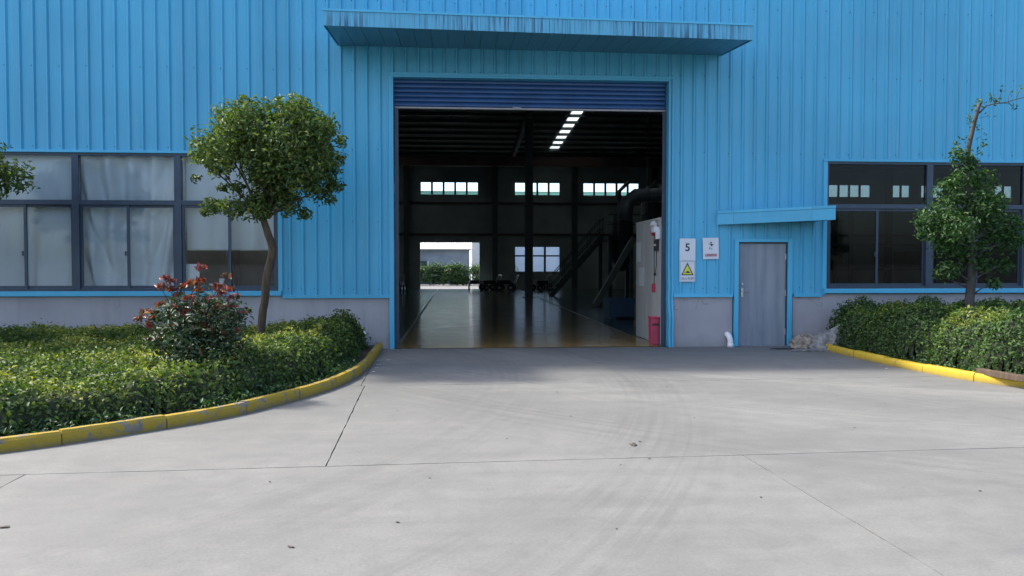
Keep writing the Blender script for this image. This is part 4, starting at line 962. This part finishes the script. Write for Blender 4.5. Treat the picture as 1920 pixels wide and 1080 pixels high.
MB().tube([(-1.35, 0, 3.15), (-1.25, 0, 3.75), (-1.0, 0, 3.95), (-.2, 0, 3.98), (0.0, 0, 4.15), (.3, 0, 4.32), (2.6, 0, 4.34)], .23, 14).build('pipe', M['duct'], dc, smooth=True)
for xx in (-.6, 1.0): MB().tube([(xx-.03, 0, 3.98 if xx < 0 else 4.34), (xx+.03, 0, 3.98 if xx < 0 else 4.34)], .27, 14).build('flange', M['duct'], dc)
MB().bar((1.9, 0, 4.5), (1.9, 0, 9.2), .03, .03).bar((-.6, 0, 4.2), (-.6, 0, 9.2), .03, .03).build('hanger', M['machine'], dc)
cv = empty('inclined_conveyor', (5.55, 15.5, 0)); tag(cv, 'slanting pale conveyor beam rising behind the blue bin', 'conveyor')
MB().bar((0, 0, .05), (1.55, 0, 2.75), .26, .22).build('beam', M['gold'], cv); MB().bar((1.45, 0, .02), (1.45, 0, 2.5), .12, .12).build('support', M['machine'], cv)
bbx = empty('blue_crate', (5.3, 8.6, .007)); tag(bbx, 'large blue plastic crate on the hall floor', 'crate')
MB().box(-.62, .62, -.5, -.46, .1, .62).box(-.62, .62, .46, .5, .1, .62).box(-.62, -.58, -.46, .46, .1, .62).box(.58, .62, -.46, .46, .1, .62).build('side', M['bluebox'], bbx); MB().box(-.6, .6, -.48, .48, .06, .1).build('base', M['bluebox'], bbx)
for dx in (-.5, .5): box_obj('runner', M['bluebox'], bbx, dx-.08, dx+.08, -.48, .48, 0, .06)
pl = empty('pallet', (0, 0, 0))
for k in range(7): box_obj('deck_board', M['wood'], pl, -.6+k*.175, -.6+k*.175+.13, -.5, .5, .12, .142)
for dy in (-.44, 0, .44): box_obj('stringer', M['wood'], pl, -.6, .58, dy-.045, dy+.045, .022, .119)
for dy in (-.44, .44): box_obj('bottom_board', M['wood'], pl, -.6, .58, dy-.06, dy+.06, 0, .021)
names = ['lowest', 'second lowest', 'third from the floor', 'fourth from the floor', 'fifth from the floor', 'sixth from the floor', 'second from the top', 'topmost']
for k in range(8):
    o = pl if k == 0 else copy_tree(pl); o.location = (5.45 + random.uniform(-.03, .03), 4.9 + random.uniform(-.03, .03), .008 + k*.146); o.rotation_euler = (0, 0, R(random.uniform(-3, 3)))
    tag(o, 'wooden pallet, %s of the stack behind the partition' % names[k], 'pallet', 'pallets stacked behind the partition')
def cart():
    c = empty('hand_cart', (0, 0, 0)); MB().box(-.55, .55, -.35, .35, .42, .50).build('deck', M['machine'], c, bevel=.01)
    MB().box(-.5, .35, -.3, .3, .501, .66).build('load', M['rubber'], c, bevel=.03)
    for dx in (-.36, .36):
        for dy in (-.37, .37):
            wl = MB().tube([(dx, dy-.04, .21), (dx, dy+.04, .21)], .21, 18).build('wheel', M['rubber'], c); MB().tube([(dx, dy-.045, .21), (dx, dy+.045, .21)], .09, 12).build('hub', M['steel'], wl)
    MB().tube([(.55, -.3, .46), (.75, -.3, .98), (.75, .3, .98), (.55, .3, .46)], .022, 8).build('push_handle', M['steel'], c)
    return c
c0 = cart(); spots = [(1.2, 35.2, 88, 'dark hand cart silhouetted in the far doorway'), (2.1, 34.6, 20, 'dark hand cart just right of the far doorway'), (3.15, 34.2, -15, 'dark hand cart left of the inner column'), (-3.6, 33, 80, 'dark hand cart left of the far doorway'), (5.3, 33.6, 30, 'dark hand cart right of the inner column below the stair')]
for i, (x, y, a, l) in enumerate(spots):
    o = c0 if i == 0 else copy_tree(c0); o.location = (x, y, .012); o.rotation_euler = (0, 0, R(a)); tag(o, l, 'cart', 'hand carts parked deep in the hall')
# shelves of goods behind the right window
M['goods'] = simple('brown_cartons', (.20, .11, .06), .8, 0, .25, 3); M['goodsr'] = simple('red_brown_drums', (.16, .05, .03), .6)
sf = empty('storage_rack', (9.6, 3.2, 0)); tag(sf, 'storage rack seen dimly through the right window', 'rack')
for dx in (-2.6, 0, 2.6):
    for dy in (-.4, .4): box_obj('upright', M['machine'], sf, dx-.04, dx+.04, dy-.04, dy+.04, .01, 3.0)
for zz in (.5, 1.55, 2.15): box_obj('shelf', M['duct'] if zz > 2 else M['machine'], sf, -2.65, 2.65, -.42, .42, zz, zz+.04)
random.seed(5); x = 7.3; k = 0
while x < 11.9:
    w_ = random.uniform(.35, .6); hh = random.uniform(.3, .5)
    if random.random() < .75:
        o = box_obj('carton', M['goods'] if random.random() < .6 else M['goodsr'], None, -w_/2, w_/2, -.28, .28, 0, hh, .01); o.location = (x + w_/2, 3.2 - .05, 1.592 if k % 2 else .542)
        t_ = MB().box(-.03, .03, -.282, .282, hh, hh + .002).box(-.03, .03, -.283, -.281, hh*.6, hh).build('tape', M['wood'], o)
        tag(o, '%s on the %s shelf of the rack, %s behind the right window' % ('brown carton' if o.data.materials[0] is M['goods'] else 'red brown carton', 'middle' if k % 2 else 'lowest', ['far left', 'left', 'left of centre', 'near the centre', 'right of centre', 'right', 'farther right', 'far right', 'rightmost'][min(8, int((x-7.3)/.52))]), 'carton', 'cartons on the storage rack')
    x += w_ + .06; k += 1

# ------------------------------------------------------------------ beyond the rear doorway
M['shedwall'] = simple('grey_blue_plaster', (.22, .27, .32), .85, 0, .25, .8); M['asbestos'] = simple('white_corrugated_roof', (.72, .72, .70), .7, 0, .1, 1); M['white'] = simple('white_render', (.72, .71, .68), .8); M['paleblue'] = simple('pale_cladding', (.50, .57, .64), .6, 0, .08, .4); M['greenroof'] = simple('green_cladding', (.16, .36, .29), .6, 0, .12, .3)
shd = empty('low_shed', (-6, 54, 0)); tag(shd, 'low grey shed with white corrugated roof seen through the far doorway', 'shed')
sx1 = at(880, 480, 54).x + 6
m_ = MB().box(-16, sx1, 0, 6, -.03, 3.0).build('wall', M['shedwall'], shd)
rfm = MB(); n = 150; L0, L1 = -16.3, sx1 + .35
vs = []
for i in range(n*2 + 1):
    xx = L0 + (L1-L0)*i/(n*2); dz = .05*(1 if i % 2 else -1); vs += [(xx, -.45, 3.02+dz), (xx, 3.1, 3.75+dz), (xx, 6.4, 3.05+dz)]
rfm.add(vs, [(i*3+j, (i+1)*3+j, (i+1)*3+j+1, i*3+j+1) for i in range(n*2) for j in (0, 1)]); rfm = rfm.build('roof', M['asbestos'], shd)
rfm.modifiers.new('t', 'SOLIDIFY').thickness = .05
wx = at(794, 490, 54).x + 6; ww = MB().box(wx-.55, wx+.35, -.03, -.002, .9, 1.95).build('window', M['frame'], shd); box_obj('sill', M['white'], ww, wx-.65, wx+.45, -.12, -.002, .82, .89); box_obj('jamb', M['white'], ww, wx+.352, wx+.44, -.05, -.002, .9, 1.95)
gp = at(891, 470, 52).x
gpo = MB().box(gp-.28, gp+.28, 52, 52.5, -.03, 4.2).build('gate_pier', M['white'], None); tag(gpo, 'white gate pier standing right of the far shed', 'pier'); MB().box(gp-.36, gp+.36, 51.92, 52.58, 4.201, 4.32).build('cap', M['white'], gpo)
pbld = MB().box(1.6, 34, 62, 80, -.03, 5.2).build('pale_warehouse', M['paleblue'], None); tag(pbld, 'pale blue warehouse seen through the lower rear window', 'building'); MB().box(1.5, 34.1, 61.9, 80.1, 5.201, 5.4).build('parapet', M['white'], pbld)
for k in range(20): box_obj('cladding_rib', M['paleblue'], pbld, 2.4+k*1.5, 2.46+k*1.5, 61.95, 61.999, 0, 5.1)
gb = MB().box(-40, 22, 84, 110, -.03, 10.75).build('green_warehouse', M['greenroof'], None); tag(gb, 'green clad warehouse showing in the high rear windows', 'building')
MB().add([(-40.3, 83.8, 10.75), (22.3, 83.8, 10.75), (22.3, 110.2, 10.75), (-40.3, 110.2, 10.75), (-40.3, 97, 11.2), (22.3, 97, 11.2)], [(0,1,5,4),(3,4,5,2),(0,4,3),(1,2,5),(0,3,2,1)]).build('roof', M['greenroof'], gb)
bl = []
random.seed(9)
for k in range(46):
    x = random.uniform(-6, 4.5); bl.append(((x, 49.6+random.uniform(-.6, .6), random.uniform(.95, 1.3)), (.6, .5, random.uniform(.4, .7))))
    bl.append(((x+.3, 49.3+random.uniform(-.4, .4), .45), (.5, .4, .42)))
P, Nn = blob_leaves(bl, 900, .8); P[:, 2] = np.maximum(P[:, 2], .0)
wd = link('overgrown_bushes', leaves_mesh('overgrown_bushes', P, Nn, .2, .4, M['leaf_weed'], .9)); tag(wd, 'overgrown green bushes in front of the far shed', 'bushes', kind='stuff')
